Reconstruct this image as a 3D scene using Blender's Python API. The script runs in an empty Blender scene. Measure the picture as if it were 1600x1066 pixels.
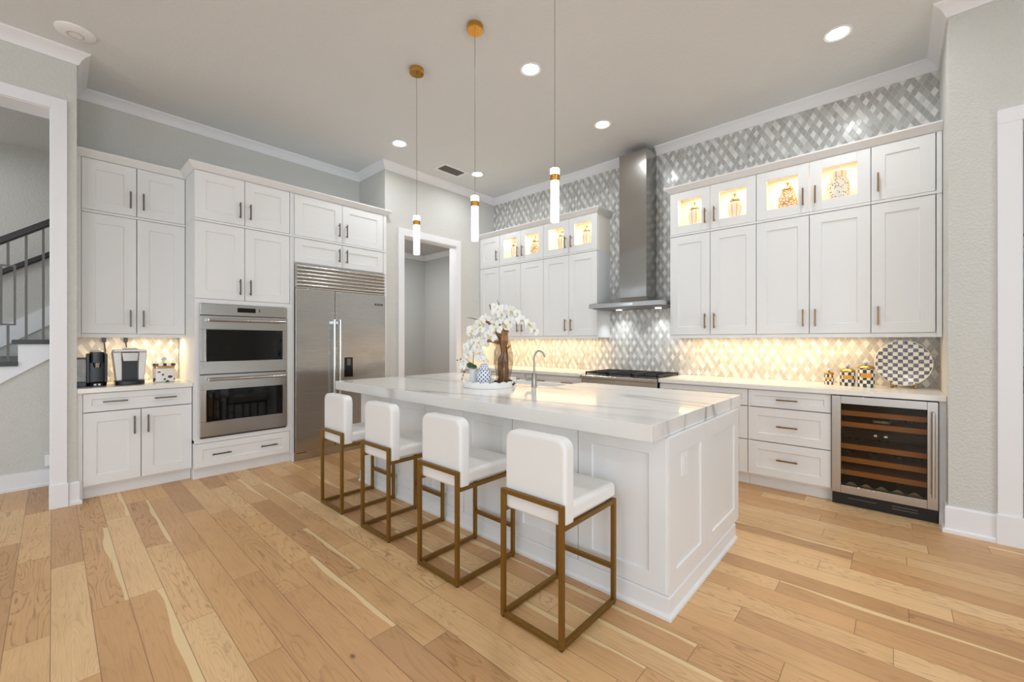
import bpy, bmesh, math, random
from mathutils import Vector, Matrix
C = bpy.context.scene.collection
SC = bpy.context.scene
PI = math.pi
random.seed(7)

# ------------------------------------------------------------------ camera
cam = bpy.data.cameras.new('camera'); cam_o = bpy.data.objects.new('camera', cam); C.objects.link(cam_o)
cam.sensor_width = 36.0; cam.lens = 655.7 / 1600 * 36; cam.clip_start = 0.02
cam_o.location = (4.864, -4.890, 1.309); cam_o.rotation_euler = (PI / 2, 0, math.radians(42.39))
SC.camera = cam_o

# ------------------------------------------------------------------ exposure, world
SC.view_settings.view_transform = 'Standard'; SC.view_settings.look = 'None'
SC.view_settings.gamma = 1.0; SC.view_settings.use_curve_mapping = False
SC.view_settings.exposure = -0.16
SC.cycles.use_denoising = True
SC.cycles.max_bounces = 10; SC.cycles.diffuse_bounces = 5; SC.cycles.glossy_bounces = 4
SC.cycles.transmission_bounces = 8; SC.cycles.transparent_max_bounces = 24
SC.cycles.sample_clamp_indirect = 6.0; SC.cycles.caustics_reflective = False; SC.cycles.caustics_refractive = False
W = bpy.data.worlds.new('sky'); SC.world = W; W.use_nodes = True
W.node_tree.nodes['Background'].inputs[0].default_value = (0.80, 0.90, 1.0, 1)
W.node_tree.nodes['Background'].inputs[1].default_value = 0.35

H = 3.62   # ceiling height

def area(name, loc, rot, sx, sy, power, color=(1, 1, 1), parent=None, shape='RECTANGLE', spread=PI):
    l = bpy.data.lights.new(name, 'AREA'); l.shape = shape; l.size = sx
    if shape in ('RECTANGLE', 'ELLIPSE'): l.size_y = sy
    l.energy = power; l.color = color; l.spread = spread
    o = bpy.data.objects.new(name, l); C.objects.link(o); o.location = loc; o.rotation_euler = rot
    if parent: o.parent = parent
    return o

DAY = (0.77, 0.88, 1.0)
# daylight that enters through the window walls of the great room behind the camera
REAR_WINDOWS = [(-2.2, 0.2), (1.2, 3.6), (4.6, 7.0)]           # x spans in the rear wall (y = -9.6)
EAST_WINDOWS = [(-8.6, -6.6), (-5.9, -3.9)]                     # y spans in the east wall (x = 9.6)
for a, b in REAR_WINDOWS:
    area('window_daylight', ((a + b) / 2, -9.75, 1.55), (PI / 2, 0, 0), b - a, 2.9, 62, DAY)
for a, b in EAST_WINDOWS:
    area('window_daylight', (9.75, (a + b) / 2, 1.55), (PI / 2, 0, PI / 2), b - a, 2.9, 118, DAY)

# ------------------------------------------------------------------ materials
def lin(c):
    f = lambda v: v / 12.92 if v <= 0.04045 else ((v + 0.055) / 1.055) ** 2.4
    return tuple(f(v / 255) for v in c) + (1,)

MATS = {}
def mat(name, rgb, rough=0.5, metal=0.0, **kw):
    m = bpy.data.materials.new(name); m.use_nodes = True
    b = m.node_tree.nodes['Principled BSDF']
    b.inputs['Base Color'].default_value = lin(rgb); b.inputs['Roughness'].default_value = rough
    b.inputs['Metallic'].default_value = metal
    for k, v in kw.items(): b.inputs[k.replace('_', ' ')].default_value = v
    MATS[name] = m; return m

class NT:
    """small helper for writing node trees"""
    def __init__(s, m):
        s.t = m.node_tree; s.b = s.t.nodes['Principled BSDF']
    def n(s, typ, **kw):
        nd = s.t.nodes.new(typ)
        for k, v in kw.items(): setattr(nd, k, v)
        return nd
    def put(s, sock, v):
        if hasattr(v, 'is_linked'): s.t.links.new(v, sock)
        else: sock.default_value = v
    def m(s, op, a, b=0.0, c=0.0, clamp=False):
        nd = s.n('ShaderNodeMath', operation=op, use_clamp=clamp)
        s.put(nd.inputs[0], a); s.put(nd.inputs[1], b)
        if op in ('MULTIPLY_ADD', 'COMPARE', 'SMOOTH_MIN', 'WRAP'): s.put(nd.inputs[2], c)
        return nd.outputs[0]
    def mix(s, f, a, b, mode='MIX'):
        nd = s.n('ShaderNodeMix', data_type='RGBA', blend_type=mode)
        s.put(nd.inputs['Factor'], f); s.put(nd.inputs[6], a); s.put(nd.inputs[7], b)
        return nd.outputs[2]
    def xyz(s, v):
        nd = s.n('ShaderNodeSeparateXYZ'); s.put(nd.inputs[0], v); return nd.outputs
    def vec(s, x, y, z):
        nd = s.n('ShaderNodeCombineXYZ')
        for i, v in enumerate((x, y, z)): s.put(nd.inputs[i], v)
        return nd.outputs[0]
    def noise(s, v, scale, detail=3, rough=0.5, dist=0.0):
        nd = s.n('ShaderNodeTexNoise'); s.put(nd.inputs['Vector'], v); nd.inputs['Scale'].default_value = scale
        nd.inputs['Detail'].default_value = detail; nd.inputs['Roughness'].default_value = rough
        nd.inputs['Distortion'].default_value = dist; return nd.outputs['Fac']
    def white(s, v, dim='3D'):
        nd = s.n('ShaderNodeTexWhiteNoise', noise_dimensions=dim)
        s.put(nd.inputs['W' if dim == '1D' else 'Vector'], v); return nd.outputs
    def ramp(s, f, stops):
        nd = s.n('ShaderNodeValToRGB'); e = nd.color_ramp.elements
        for i, (p, c) in enumerate(stops):
            if i > 1: e.new(p)
            e[i].position = p; e[i].color = c if len(c) == 4 else c + (1,)
        s.put(nd.inputs[0], f); return nd.outputs[0]
    def smooth(s, v, a, b):
        nd = s.n('ShaderNodeMapRange', interpolation_type='SMOOTHSTEP'); s.put(nd.inputs[0], v)
        nd.inputs[1].default_value = a; nd.inputs[2].default_value = b; return nd.outputs[0]
    def bump(s, h, strength, dist):
        nd = s.n('ShaderNodeBump'); nd.inputs['Strength'].default_value = strength
        nd.inputs['Distance'].default_value = dist; s.put(nd.inputs['Height'], h)
        s.t.links.new(nd.outputs[0], s.b.inputs['Normal'])
    def color(s, v): s.put(s.b.inputs['Base Color'], v)
    def obj(s): return s.n('ShaderNodeTexCoord').outputs['Object']
    def pos(s): return s.n('ShaderNodeNewGeometry').outputs['Position']

mat('cabinet_paint', (236, 237, 237), 0.38)
mat('trim_paint', (238, 239, 242), 0.40)
mat('dark_gap', (60, 58, 56), 0.7)
mat('bronze_pull', (150, 118, 82), 0.32, 0.9)
mat('bronze_pull_dim', (112, 106, 98), 0.34, 0.9)  # same bronze pulls; the oven wall's dimmer light is put into the colour
mat('brass_frame', (142, 108, 50), 0.42, 0.8)
mat('brass_polished', (214, 160, 78), 0.22, 1.0)
mat('leather', (240, 240, 238), 0.36)
mat('black_iron', (28, 27, 27), 0.5)
mat('black_plastic', (22, 22, 24), 0.3)
mat('black_rubber', (20, 20, 20), 0.7)
mat('dark_glass', (8, 9, 11), 0.04, 0.0)
mat('display', (14, 12, 18), 0.12)
mat('chrome', (200, 200, 200), 0.14, 1.0)
mat('nickel', (170, 165, 155), 0.28, 1.0)
mat('porcelain', (244, 244, 242), 0.16)
mat('quartz', (243, 241, 236), 0.18)
mat('dark_wood', (30, 23, 21), 0.35)
mat('iron_grey', (104, 102, 98), 0.5, 0.5)
mat('silver_plastic', (222, 220, 216), 0.34, 0.25)
mat('pot_white', (226, 228, 230), 0.3)
mat('orange_plate', (222, 150, 40), 0.5)
mat('gold', (206, 160, 84), 0.25, 1.0)
mat('leaf_green', (44, 88, 34), 0.4)
mat('stem_brown', (74, 62, 44), 0.6)
mat('shelf_wood', (208, 142, 74), 0.5)
mat('bottle_glass', (20, 26, 20), 0.12)
mat('plastic_white', (244, 244, 244), 0.35)
mat('vent_dark', (60, 60, 58), 0.7)
mat('stainless_dark', (120, 118, 114), 0.35, 1.0)
mat('cooktop', (24, 24, 25), 0.35)
mat('petal', (248, 248, 246), 0.5, Subsurface_Weight=0.0)
mat('petal_lip', (226, 204, 70), 0.5)
mat('cabinet_interior', (246, 240, 228), 0.5)
mat('grey_paint', (198, 199, 198), 0.6)

def glass(name, tint=(255, 255, 255), rough=0.0, alpha=0.12):
    """thin clear pane: mostly transparent with a mirror-like coat"""
    m = bpy.data.materials.new(name); m.use_nodes = True; t = m.node_tree; t.nodes.remove(t.nodes['Principled BSDF'])
    out = t.nodes['Material Output']; tr = t.nodes.new('ShaderNodeBsdfTransparent'); gl = t.nodes.new('ShaderNodeBsdfGlossy')
    tr.inputs[0].default_value = lin(tint); gl.inputs['Roughness'].default_value = rough
    fr = t.nodes.new('ShaderNodeFresnel'); fr.inputs[0].default_value = 1.45
    mx = t.nodes.new('ShaderNodeMixShader'); 
    ge = t.nodes.new('ShaderNodeNewGeometry'); iv = t.nodes.new('ShaderNodeMath'); iv.operation = 'SUBTRACT'; iv.inputs[0].default_value = 1.0
    t.links.new(ge.outputs['Backfacing'], iv.inputs[1]); ml = t.nodes.new('ShaderNodeMath'); ml.operation = 'MULTIPLY'
    t.links.new(fr.outputs[0], ml.inputs[0]); t.links.new(iv.outputs[0], ml.inputs[1]); t.links.new(ml.outputs[0], mx.inputs[0])
    t.links.new(tr.outputs[0], mx.inputs[1]); t.links.new(gl.outputs[0], mx.inputs[2]); t.links.new(mx.outputs[0], out.inputs[0])
    MATS[name] = m; return m
glass('clear_pane'); glass('tinted_pane', (226, 220, 208)); glass('vase_glass', (238, 236, 232)); glass('smoke_glass', (170, 166, 160))

def emit(name, rgb, strength):
    m = bpy.data.materials.new(name); m.use_nodes = True; b = m.node_tree.nodes['Principled BSDF']
    b.inputs['Base Color'].default_value = lin(rgb); b.inputs['Emission Color'].default_value = lin(rgb)
    b.inputs['Emission Strength'].default_value = strength; MATS[name] = m; return m
emit('lamp_white', (255, 250, 242), 14.0)
emit('puck_warm', (255, 222, 170), 8.0)
emit('digit_white', (235, 240, 255), 2.0)

# painted walls with an orange-peel texture
def textured(name, rgb, strength, scale=55, dist=0.004, rough=0.62):
    m = mat(name, rgb, rough); k = NT(m); p = k.pos()
    n1 = k.noise(p, scale, 3, 0.55); n2 = k.smooth(n1, 0.38, 0.62)
    k.bump(n2, strength, dist); return m
textured('wall_paint', (211, 211, 206), 0.45)
textured('ceiling_paint', (226, 229, 230), 0.25, 40)

# oak plank floor, planks run along x
def make_floor():
    m = mat('oak_planks', (200, 160, 115), 0.34); k = NT(m); x, y, z = k.xyz(k.pos())
    w = 0.1345
    yr = k.m('DIVIDE', k.m('ADD', y, 5.03 + w * 60), w); row = k.m('FLOOR', yr); fy = k.m('FRACT', yr)
    r1 = k.white(row, '1D')[0]; r2 = k.white(k.m('ADD', row, 91.7), '1D')[0]
    L = k.m('MULTIPLY_ADD', r2, 0.75, 0.75)
    xr = k.m('DIVIDE', k.m('ADD', x, k.m('MULTIPLY_ADD', r1, 9.0, 30.0)), L); col = k.m('FLOOR', xr); fx = k.m('FRACT', xr)
    rid = k.white(k.vec(row, col, 3.0)); rv, rc = rid[0], rid[1]; ra, rb, rg = k.xyz(rc)
    base = k.ramp(rv, [(0.0, lin((194, 149, 103))), (0.3, lin((212, 165, 114))), (0.62, lin((222, 178, 125))), (1.0, lin((233, 195, 145)))])
    # cathedral growth rings, stretched along the plank
    warp = k.noise(k.vec(k.m('MULTIPLY', x, 1.0), k.m('MULTIPLY', y, 7.5), k.m('MULTIPLY', rv, 37.0)), 1.0, 2, 0.45, 0.35)
    rings = k.m('FRACT', k.m('MULTIPLY', warp, k.m('MULTIPLY_ADD', ra, 20.0, 14.0)))
    ringl = k.m('MULTIPLY', k.smooth(rings, 0.55, 0.97), k.m('SUBTRACT', 1.0, k.smooth(rings, 0.97, 1.0)))
    fine = k.noise(k.vec(k.m('MULTIPLY', x, 5.0), k.m('MULTIPLY', y, 120.0), k.m('MULTIPLY', rb, 19.0)), 1.0, 4, 0.6)
    ringamt = k.m('MULTIPLY', k.m('MULTIPLY', ringl, k.smooth(fine, 0.25, 0.7)), k.m('MULTIPLY_ADD', k.m('POWER', rb, 1.6), 0.62, 0.16))
    c = k.mix(ringamt, base, lin((120, 84, 50)))
    c = k.mix(k.m('MULTIPLY', k.smooth(fine, 0.45, 0.8), 0.22), c, lin((150, 110, 74)))
    blot = k.noise(k.vec(k.m('MULTIPLY', x, 2.0), k.m('MULTIPLY', y, 4.0), rg), 1.3, 2, 0.5)
    c = k.mix(k.m('MULTIPLY', k.smooth(blot, 0.45, 0.75), 0.25), c, lin((182, 140, 96)))
    # pale sapwood edge on a few planks
    edge = k.m('ADD', fy, k.m('MULTIPLY', k.m('SUBTRACT', k.noise(k.vec(k.m('MULTIPLY', x, 1.3), row, 2.0), 1.0, 1), 0.5), 0.9))
    sap = k.m('MULTIPLY', k.smooth(edge, 0.80, 0.83), k.m('GREATER_THAN', rg, 0.84))
    c = k.mix(k.m('MULTIPLY', sap, 0.8), c, lin((240, 214, 164)))
    # knots
    vo = k.n('ShaderNodeTexVoronoi'); k.put(vo.inputs['Vector'], k.vec(k.m('MULTIPLY', x, 1.0), k.m('MULTIPLY', y, 1.7), 0.0)); vo.inputs['Scale'].default_value = 2.4
    kn = k.m('MULTIPLY', k.m('SUBTRACT', 1.0, k.smooth(vo.outputs['Distance'], 0.012, 0.06)), k.m('GREATER_THAN', k.xyz(vo.outputs['Color'])[0], 0.62))
    c = k.mix(k.m('MULTIPLY', kn, 0.75), c, lin((70, 50, 38)))
    gy = k.m('MULTIPLY', k.m('MINIMUM', fy, k.m('SUBTRACT', 1.0, fy)), w)
    gx = k.m('MULTIPLY', k.m('MINIMUM', fx, k.m('SUBTRACT', 1.0, fx)), L)
    gap = k.m('SUBTRACT', 1.0, k.smooth(k.m('MINIMUM', gx, gy), 0.0006, 0.0024))
    c = k.mix(k.m('MULTIPLY', gap, 0.62), c, lin((92, 64, 40)))
    k.color(c)
    hgt = k.m('SUBTRACT', k.m('MULTIPLY', fine, 0.25), gap)
    k.bump(hgt, 0.35, 0.0015)
    k.put(k.b.inputs['Roughness'], k.m('MULTIPLY_ADD', fine, 0.16, 0.30))
make_floor()

# harlequin mosaic of marble and glass rhombs; axis tells which world axis runs along the wall
def make_tile(name, axis, a=0.048, b=0.083):
    m = mat(name, (190, 190, 188), 0.3); k = NT(m); P = k.xyz(k.pos()); s, z = P[axis], P[2]
    xa = k.m('DIVIDE', k.m('ADD', s, 20.0), a); zb = k.m('DIVIDE', z, b)
    u = k.m('ADD', xa, zb); v = k.m('SUBTRACT', xa, zb)
    iu, iv = k.m('FLOOR', u), k.m('FLOOR', v); fu, fv = k.m('FRACT', u), k.m('FRACT', v)
    wn = k.white(k.vec(iu, iv, 1.0)); r = wn[0]; r2 = k.xyz(wn[1])[1]
    odd = k.m('MODULO', iu, 2.0)
    even = k.m('SUBTRACT', 1.0, k.m('MODULO', k.m('ABSOLUTE', iv), 2.0))
    light = k.m('MULTIPLY', odd, k.m('MAXIMUM', k.m('MULTIPLY', even, k.m('GREATER_THAN', r, 0.14)), k.m('MULTIPLY', k.m('GREATER_THAN', r, 0.72), 0.62)))
    n = k.noise(k.vec(k.m('MULTIPLY', s, 1.0), iv, k.m('MULTIPLY', z, 1.0)), 22, 3, 0.6, 1.0)
    grey = k.ramp(r2, [(0.0, lin((178, 178, 176))), (0.55, lin((190, 190, 187))), (1.0, lin((200, 200, 197)))])
    stripe = k.m('FRACT', k.m('MULTIPLY', fu, 6.0))
    grey = k.mix(k.m('MULTIPLY', k.smooth(stripe, 0.3, 0.9), 0.14), grey, lin((150, 149, 147)))
    pale = k.mix(k.smooth(n, 0.5, 0.75), lin((238, 238, 235)), lin((212, 212, 208)))
    c = k.mix(light, grey, pale)
    e = k.m('MINIMUM', k.m('MINIMUM', fu, k.m('SUBTRACT', 1.0, fu)), k.m('MINIMUM', fv, k.m('SUBTRACT', 1.0, fv)))
    gr = k.m('SUBTRACT', 1.0, k.smooth(e, 0.020, 0.05))
    c = k.mix(k.m('MULTIPLY', gr, 0.8), c, lin((216, 214, 208)))
    k.color(c)
    k.put(k.b.inputs['Roughness'], k.m('ADD', k.m('MULTIPLY', r2, 0.22), k.m('MULTIPLY_ADD', gr, 0.3, 0.14)))
    tilt = k.m('ADD', k.m('MULTIPLY', k.m('SUBTRACT', r, 0.5), k.m('MULTIPLY', fu, 0.8)), k.m('MULTIPLY', n, 0.5))
    k.bump(k.m('SUBTRACT', tilt, gr), 0.35, 0.0018)
make_tile('mosaic_tile', 0); make_tile('mosaic_tile_alcove', 1)

# veined white quartz of the island
def make_marble():
    m = mat('veined_marble', (238, 237, 234), 0.11); k = NT(m); x, y, z = k.xyz(k.pos())
    q = k.vec(k.m('MULTIPLY_ADD', y, 0.10, k.m('MULTIPLY', x, 0.20)), k.m('MULTIPLY_ADD', x, -0.12, k.m('MULTIPLY', y, 1.6)), k.m('MULTIPLY', z, 0.5))
    n = k.noise(q, 1.15, 3, 0.42, 0.5)
    v1 = k.m('SUBTRACT', 1.0, k.smooth(k.m('ABSOLUTE', k.m('SUBTRACT', n, 0.53)), 0.0, 0.020))
    n2 = k.noise(q, 2.2, 3, 0.5, 0.6)
    v2 = k.m('SUBTRACT', 1.0, k.smooth(k.m('ABSOLUTE', k.m('SUBTRACT', n2, 0.47)), 0.0, 0.012))
    fade = k.smooth(k.noise(q, 0.9, 2), 0.42, 0.6)
    soft = k.m('SUBTRACT', 1.0, k.smooth(k.m('ABSOLUTE', k.m('SUBTRACT', n, 0.53)), 0.0, 0.10))
    c = k.mix(k.m('MULTIPLY', soft, 0.16), lin((239, 238, 235)), lin((196, 194, 190)))
    c = k.mix(k.m('MULTIPLY', v1, k.m('MULTIPLY_ADD', fade, 0.66, 0.03)), c, lin((150, 148, 146)))
    c = k.mix(k.m('MULTIPLY', k.m('MULTIPLY', v2, fade), 0.3), c, lin((170, 168, 164)))
    k.color(c)
make_marble()

# brushed stainless steel
def make_steel(name, rgb, rough, stretch, wob=0.0):
    m = mat(name, rgb, rough, 1.0); k = NT(m); x, y, z = k.xyz(k.obj())
    g = k.noise(k.vec(k.m('MULTIPLY', x, stretch[0]), k.m('MULTIPLY', y, stretch[1]), k.m('MULTIPLY', z, stretch[2])), 1.0, 3, 0.6)
    k.put(k.b.inputs['Roughness'], k.m('MULTIPLY_ADD', g, 0.12, rough - 0.06))
    if wob:
        big = k.noise(k.vec(k.m('MULTIPLY', x, 0.9), 0.0, k.m('MULTIPLY', z, 2.2)), 1.6, 1, 0.4)
        k.bump(k.m('ADD', k.m('MULTIPLY', big, 1.0), k.m('MULTIPLY', g, 0.01)), 0.5, wob)
    return m
make_steel('stainless', (190, 188, 184), 0.24, (3, 3, 400))
make_steel('stainless_door', (186, 184, 180), 0.26, (3, 3, 300), 0.02)
make_steel('stainless_vertical', (176, 174, 170), 0.22, (300, 300, 3), 0.02)
for _n, _a in (('stainless_door', 0.6), ('stainless', 0.5), ('stainless_vertical', 0.4)):
    _m = MATS[_n]; _k = NT(_m); _m.node_tree.nodes['Principled BSDF'].inputs['Anisotropic'].default_value = _a
    _t = _k.n('ShaderNodeTangent', direction_type='RADIAL', axis='Z'); _m.node_tree.links.new(_t.outputs[0], _k.b.inputs['Tangent'])

# checkered enamel (cylindrical or planar), lattice and spotted china
def make_checker(name, planar, nu, nv, c1, c2):
    m = mat(name, c1, 0.22); k = NT(m); x, y, z = k.xyz(k.obj())
    if planar: u, v = k.m('MULTIPLY', x, nu), k.m('MULTIPLY', z, nv)
    else: u, v = k.m('MULTIPLY', k.m('ARCTAN2', y, x), nu / (2 * PI)), k.m('MULTIPLY', z, nv)
    p = k.m('MODULO', k.m('ABSOLUTE', k.m('ADD', k.m('FLOOR', k.m('ADD', u, 50.0)), k.m('FLOOR', k.m('ADD', v, 50.0)))), 2.0)
    n = k.noise(k.vec(u, v, 0.0), 2.5, 3)
    c = k.mix(p, lin(c1), k.mix(k.smooth(n, 0.35, 0.7), lin(c2), tuple(min(1, q * 3.2 + 0.05) for q in lin(c2)[:3]) + (1,)))
    k.color(c)
make_checker('checker_enamel', False, 14, 34, (244, 240, 226), (24, 26, 34))
make_checker('checker_plate', True, 32, 32, (244, 242, 230), (74, 80, 98))
def make_spots(name, kind, base, ink, nu, nv):
    m = mat(name, base, 0.18); k = NT(m); x, y, z = k.xyz(k.obj())
    u, v = k.m('MULTIPLY', k.m('ARCTAN2', y, x), nu / (2 * PI)), k.m('MULTIPLY', z, nv)
    if kind == 'lattice':
        a, b = k.m('FRACT', k.m('ADD', u, v)), k.m('FRACT', k.m('SUBTRACT', u, v))
        d = k.m('MAXIMUM', k.m('ABSOLUTE', k.m('SUBTRACT', a, 0.5)), k.m('ABSOLUTE', k.m('SUBTRACT', b, 0.5))); f = k.m('LESS_THAN', d, 0.27)
    elif kind == 'stripe':
        f = k.m('LESS_THAN', k.m('ABSOLUTE', k.m('SUBTRACT', k.m('FRACT', u), 0.5)), 0.10)
    else:
        vo = k.n('ShaderNodeTexVoronoi'); k.put(vo.inputs['Vector'], k.vec(u, v, 0.0)); vo.inputs['Scale'].default_value = 1.0
        if kind == 'hex':
            vo.feature = 'DISTANCE_TO_EDGE'; f = k.m('LESS_THAN', vo.outputs['Distance'], 0.13)
        else: f = k.m('LESS_THAN', vo.outputs['Distance'], 0.33)
    k.color(k.mix(f, lin(base), lin(ink)))
make_spots('lattice_china', 'lattice', (240, 243, 248), (70, 92, 146), 11, 38)
make_spots('striped_china', 'stripe', (240, 234, 222), (206, 182, 146), 9, 1)
make_spots('hex_china', 'hex', (246, 240, 228), (206, 152, 84), 18, 40)
make_spots('spotted_china', 'spot', (240, 236, 226), (140, 128, 112), 26, 58)
make_spots('jar_art', 'spot', (236, 232, 224), (70, 58, 78), 9, 24)

def make_wood(name, c1, c2):
    m = mat(name, c1, 0.65); k = NT(m); x, y, z = k.xyz(k.obj())
    n = k.noise(k.vec(k.m('MULTIPLY', x, 40.0), k.m('MULTIPLY', y, 40.0), k.m('MULTIPLY', z, 9.0)), 1.0, 4, 0.6, 0.6)
    k.color(k.mix(k.smooth(n, 0.35, 0.7), lin(c1), lin(c2))); k.bump(n, 0.6, 0.004)
make_wood('driftwood', (182, 134, 90), (104, 68, 42))

# bubbled crystal rod of the pendants: it glows
def make_crystal():
    m = bpy.data.materials.new('lit_crystal'); m.use_nodes = True; MATS['lit_crystal'] = m; k = NT(m)
    x, y, z = k.xyz(k.obj()); vo = k.n('ShaderNodeTexVoronoi'); vo.inputs['Scale'].default_value = 75
    k.put(vo.inputs['Vector'], k.obj()); d = k.smooth(vo.outputs['Distance'], 0.18, 0.42)
    k.b.inputs['Base Color'].default_value = (0.9, 0.9, 0.9, 1); k.b.inputs['Roughness'].default_value = 0.1
    k.b.inputs['Emission Color'].default_value = lin((255, 250, 244))
    k.put(k.b.inputs['Emission Strength'], k.m('MULTIPLY_ADD', d, 1.5, 0.25))
make_crystal()

def make_art():
    m = mat('abstract_canvas', (120, 140, 150), 0.6); k = NT(m)
    n = k.noise(k.pos(), 6, 4, 0.6, 1.5)
    k.color(k.ramp(n, [(0.3, lin((60, 78, 96))), (0.45, lin((150, 172, 184))), (0.58, lin((232, 230, 214))), (0.75, lin((120, 132, 96)))]))
make_art()

# ------------------------------------------------------------------ mesh helpers
class MB:
    def __init__(s): s.bm = bmesh.new()
    def box(s, x0, x1, y0, y1, z0, z1):
        v = [s.bm.verts.new((x, y, z)) for x in (x0, x1) for y in (y0, y1) for z in (z0, z1)]
        for q in ((0, 1, 3, 2), (4, 6, 7, 5), (0, 4, 5, 1), (2, 3, 7, 6), (0, 2, 6, 4), (1, 5, 7, 3)):
            s.bm.faces.new([v[i] for i in q])
        return s
    def prism(s, poly, axis, a, b):
        """polygon in the two other axes (cyclic order) extruded along axis from a to b"""
        def P(p, t): return {'x': (t, p[0], p[1]), 'y': (p[0], t, p[1]), 'z': (p[0], p[1], t)}[axis]
        A = [s.bm.verts.new(P(p, a)) for p in poly]; B = [s.bm.verts.new(P(p, b)) for p in poly]
        n = len(poly); s.bm.faces.new(A[::-1]); s.bm.faces.new(B)
        for i in range(n): s.bm.faces.new((A[i], A[(i + 1) % n], B[(i + 1) % n], B[i]))
        return s
    def tube(s, pts, r, seg=10, cap=True, scale=None):
        pts = [Vector(p) for p in pts]; n = len(pts); rr = r if hasattr(r, '__len__') else [r] * n; rings = []
        ref = None
        for i, p in enumerate(pts):
            d = (pts[min(i + 1, n - 1)] - pts[max(i - 1, 0)]).normalized()
            if ref is None: ref = Vector((0, 0, 1)) if abs(d.z) < 0.9 else Vector((1, 0, 0))
            a = (ref - d * ref.dot(d)).normalized(); ref = a; b = d.cross(a)
            rings.append([s.bm.verts.new(p + (a * math.cos(t) + b * math.sin(t)) * rr[i]) for t in [2 * PI * j / seg for j in range(seg)]])
        for i in range(n - 1):
            for j in range(seg):
                s.bm.faces.new((rings[i][j], rings[i][(j + 1) % seg], rings[i + 1][(j + 1) % seg], rings[i + 1][j]))
        if cap: s.bm.faces.new(rings[0][::-1]); s.bm.faces.new(rings[-1])
        return s
    def lathe(s, prof, c=(0, 0, 0), seg=28, closed=False):
        """profile (r, z) turned round the z axis"""
        rings = []
        for r, z in prof:
            if r < 1e-6: rings.append([s.bm.verts.new((c[0], c[1], c[2] + z))])
            else: rings.append([s.bm.verts.new((c[0] + r * math.cos(t), c[1] + r * math.sin(t), c[2] + z)) for t in [2 * PI * j / seg for j in range(seg)]])
        pairs = list(zip(rings, rings[1:])) + ([(rings[-1], rings[0])] if closed else [])
        for A, B in pairs:
            for j in range(seg):
                a0, a1 = A[j % len(A)], A[(j + 1) % len(A)]; b0, b1 = B[j % len(B)], B[(j + 1) % len(B)]
                f = [a0, a1, b1, b0]; u = []
                for q in f:
                    if q not in u: u.append(q)
                if len(u) > 2: s.bm.faces.new(u)
        return s
    def grid(s, fn, nu, nv):
        V = [[s.bm.verts.new(fn(i / nu, j / nv)) for j in range(nv + 1)] for i in range(nu + 1)]
        for i in range(nu):
            for j in range(nv): s.bm.faces.new((V[i][j], V[i + 1][j], V[i + 1][j + 1], V[i][j + 1]))
        return s
    def shaker(s, x0, x1, z0, z1, y0=0.0, y1=0.02, rail=0.085, rec=0.009, glazed=False):
        """framed front facing -y: rails stand proud of a recessed panel (or of an opening)"""
        xi0, xi1, zi0, zi1 = x0 + rail, x1 - rail, z0 + rail, z1 - rail
        if glazed or rec <= 0:
            for b in ((x0, xi0, z0, z1), (xi1, x1, z0, z1), (xi0, xi1, z0, zi0), (xi0, xi1, zi1, z1)): s.box(b[0], b[1], y0, y1, b[2], b[3])
            return s
        R = lambda a, b, c, d, y: [s.bm.verts.new(p) for p in ((a, y, c), (b, y, c), (b, y, d), (a, y, d))]
        o, i, p, k = R(x0, x1, z0, z1, y0), R(xi0, xi1, zi0, zi1, y0), R(xi0 + .003, xi1 - .003, zi0 + .003, zi1 - .003, y0 + rec), R(x0, x1, z0, z1, y1)
        for j in range(4):
            n = (j + 1) % 4
            s.bm.faces.new((o[j], o[n], i[n], i[j])); s.bm.faces.new((i[j], i[n], p[n], p[j])); s.bm.faces.new((o[j], k[j], k[n], o[n]))
        s.bm.faces.new(p); s.bm.faces.new(k[::-1])
        return s
    def sweep(s, path, prof, cap=True):
        """profile (d, z) swept along a plan path; d points to the right of the travel direction"""
        n = len(path); rings = []
        for i, p in enumerate(path):
            ds = []
            if i > 0: ds.append((Vector(path[i]) - Vector(path[i - 1])).normalized())
            if i < n - 1: ds.append((Vector(path[i + 1]) - Vector(path[i])).normalized())
            ns = [Vector((d.y, -d.x)) for d in ds]
            m = ns[0] if len(ns) == 1 else (ns[0] + ns[1]) / (1 + ns[0].dot(ns[1]))
            rings.append([s.bm.verts.new((p[0] + m.x * d, p[1] + m.y * d, z)) for d, z in prof])
        k = len(prof)
        for i in range(n - 1):
            for j in range(k):
                s.bm.faces.new((rings[i][j], rings[i][(j + 1) % k], rings[i + 1][(j + 1) % k], rings[i + 1][j]))
        if cap: s.bm.faces.new(rings[0][::-1]); s.bm.faces.new(rings[-1])
        return s
    def build(s, name, m, parent=None, bevel=0.0, seg=2, smooth=False, angle=35, solid=0.0):
        bmesh.ops.recalc_face_normals(s.bm, faces=s.bm.faces)
        me = bpy.data.meshes.new(name); s.bm.to_mesh(me); s.bm.free()
        me.materials.append(MATS[m])
        if smooth or bevel:
            for p in me.polygons: p.use_smooth = True
            me.set_sharp_from_angle(angle=math.radians(angle))
        o = bpy.data.objects.new(name, me); C.objects.link(o)
        if parent: o.parent = parent
        if solid:
            md = o.modifiers.new('thickness', 'SOLIDIFY'); md.thickness = solid; md.offset = 0
        if bevel:
            md = o.modifiers.new('edge', 'BEVEL'); md.width = bevel; md.segments = seg; md.limit_method = 'ANGLE'; md.angle_limit = math.radians(40)
            md.harden_normals = True
        return o

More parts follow.
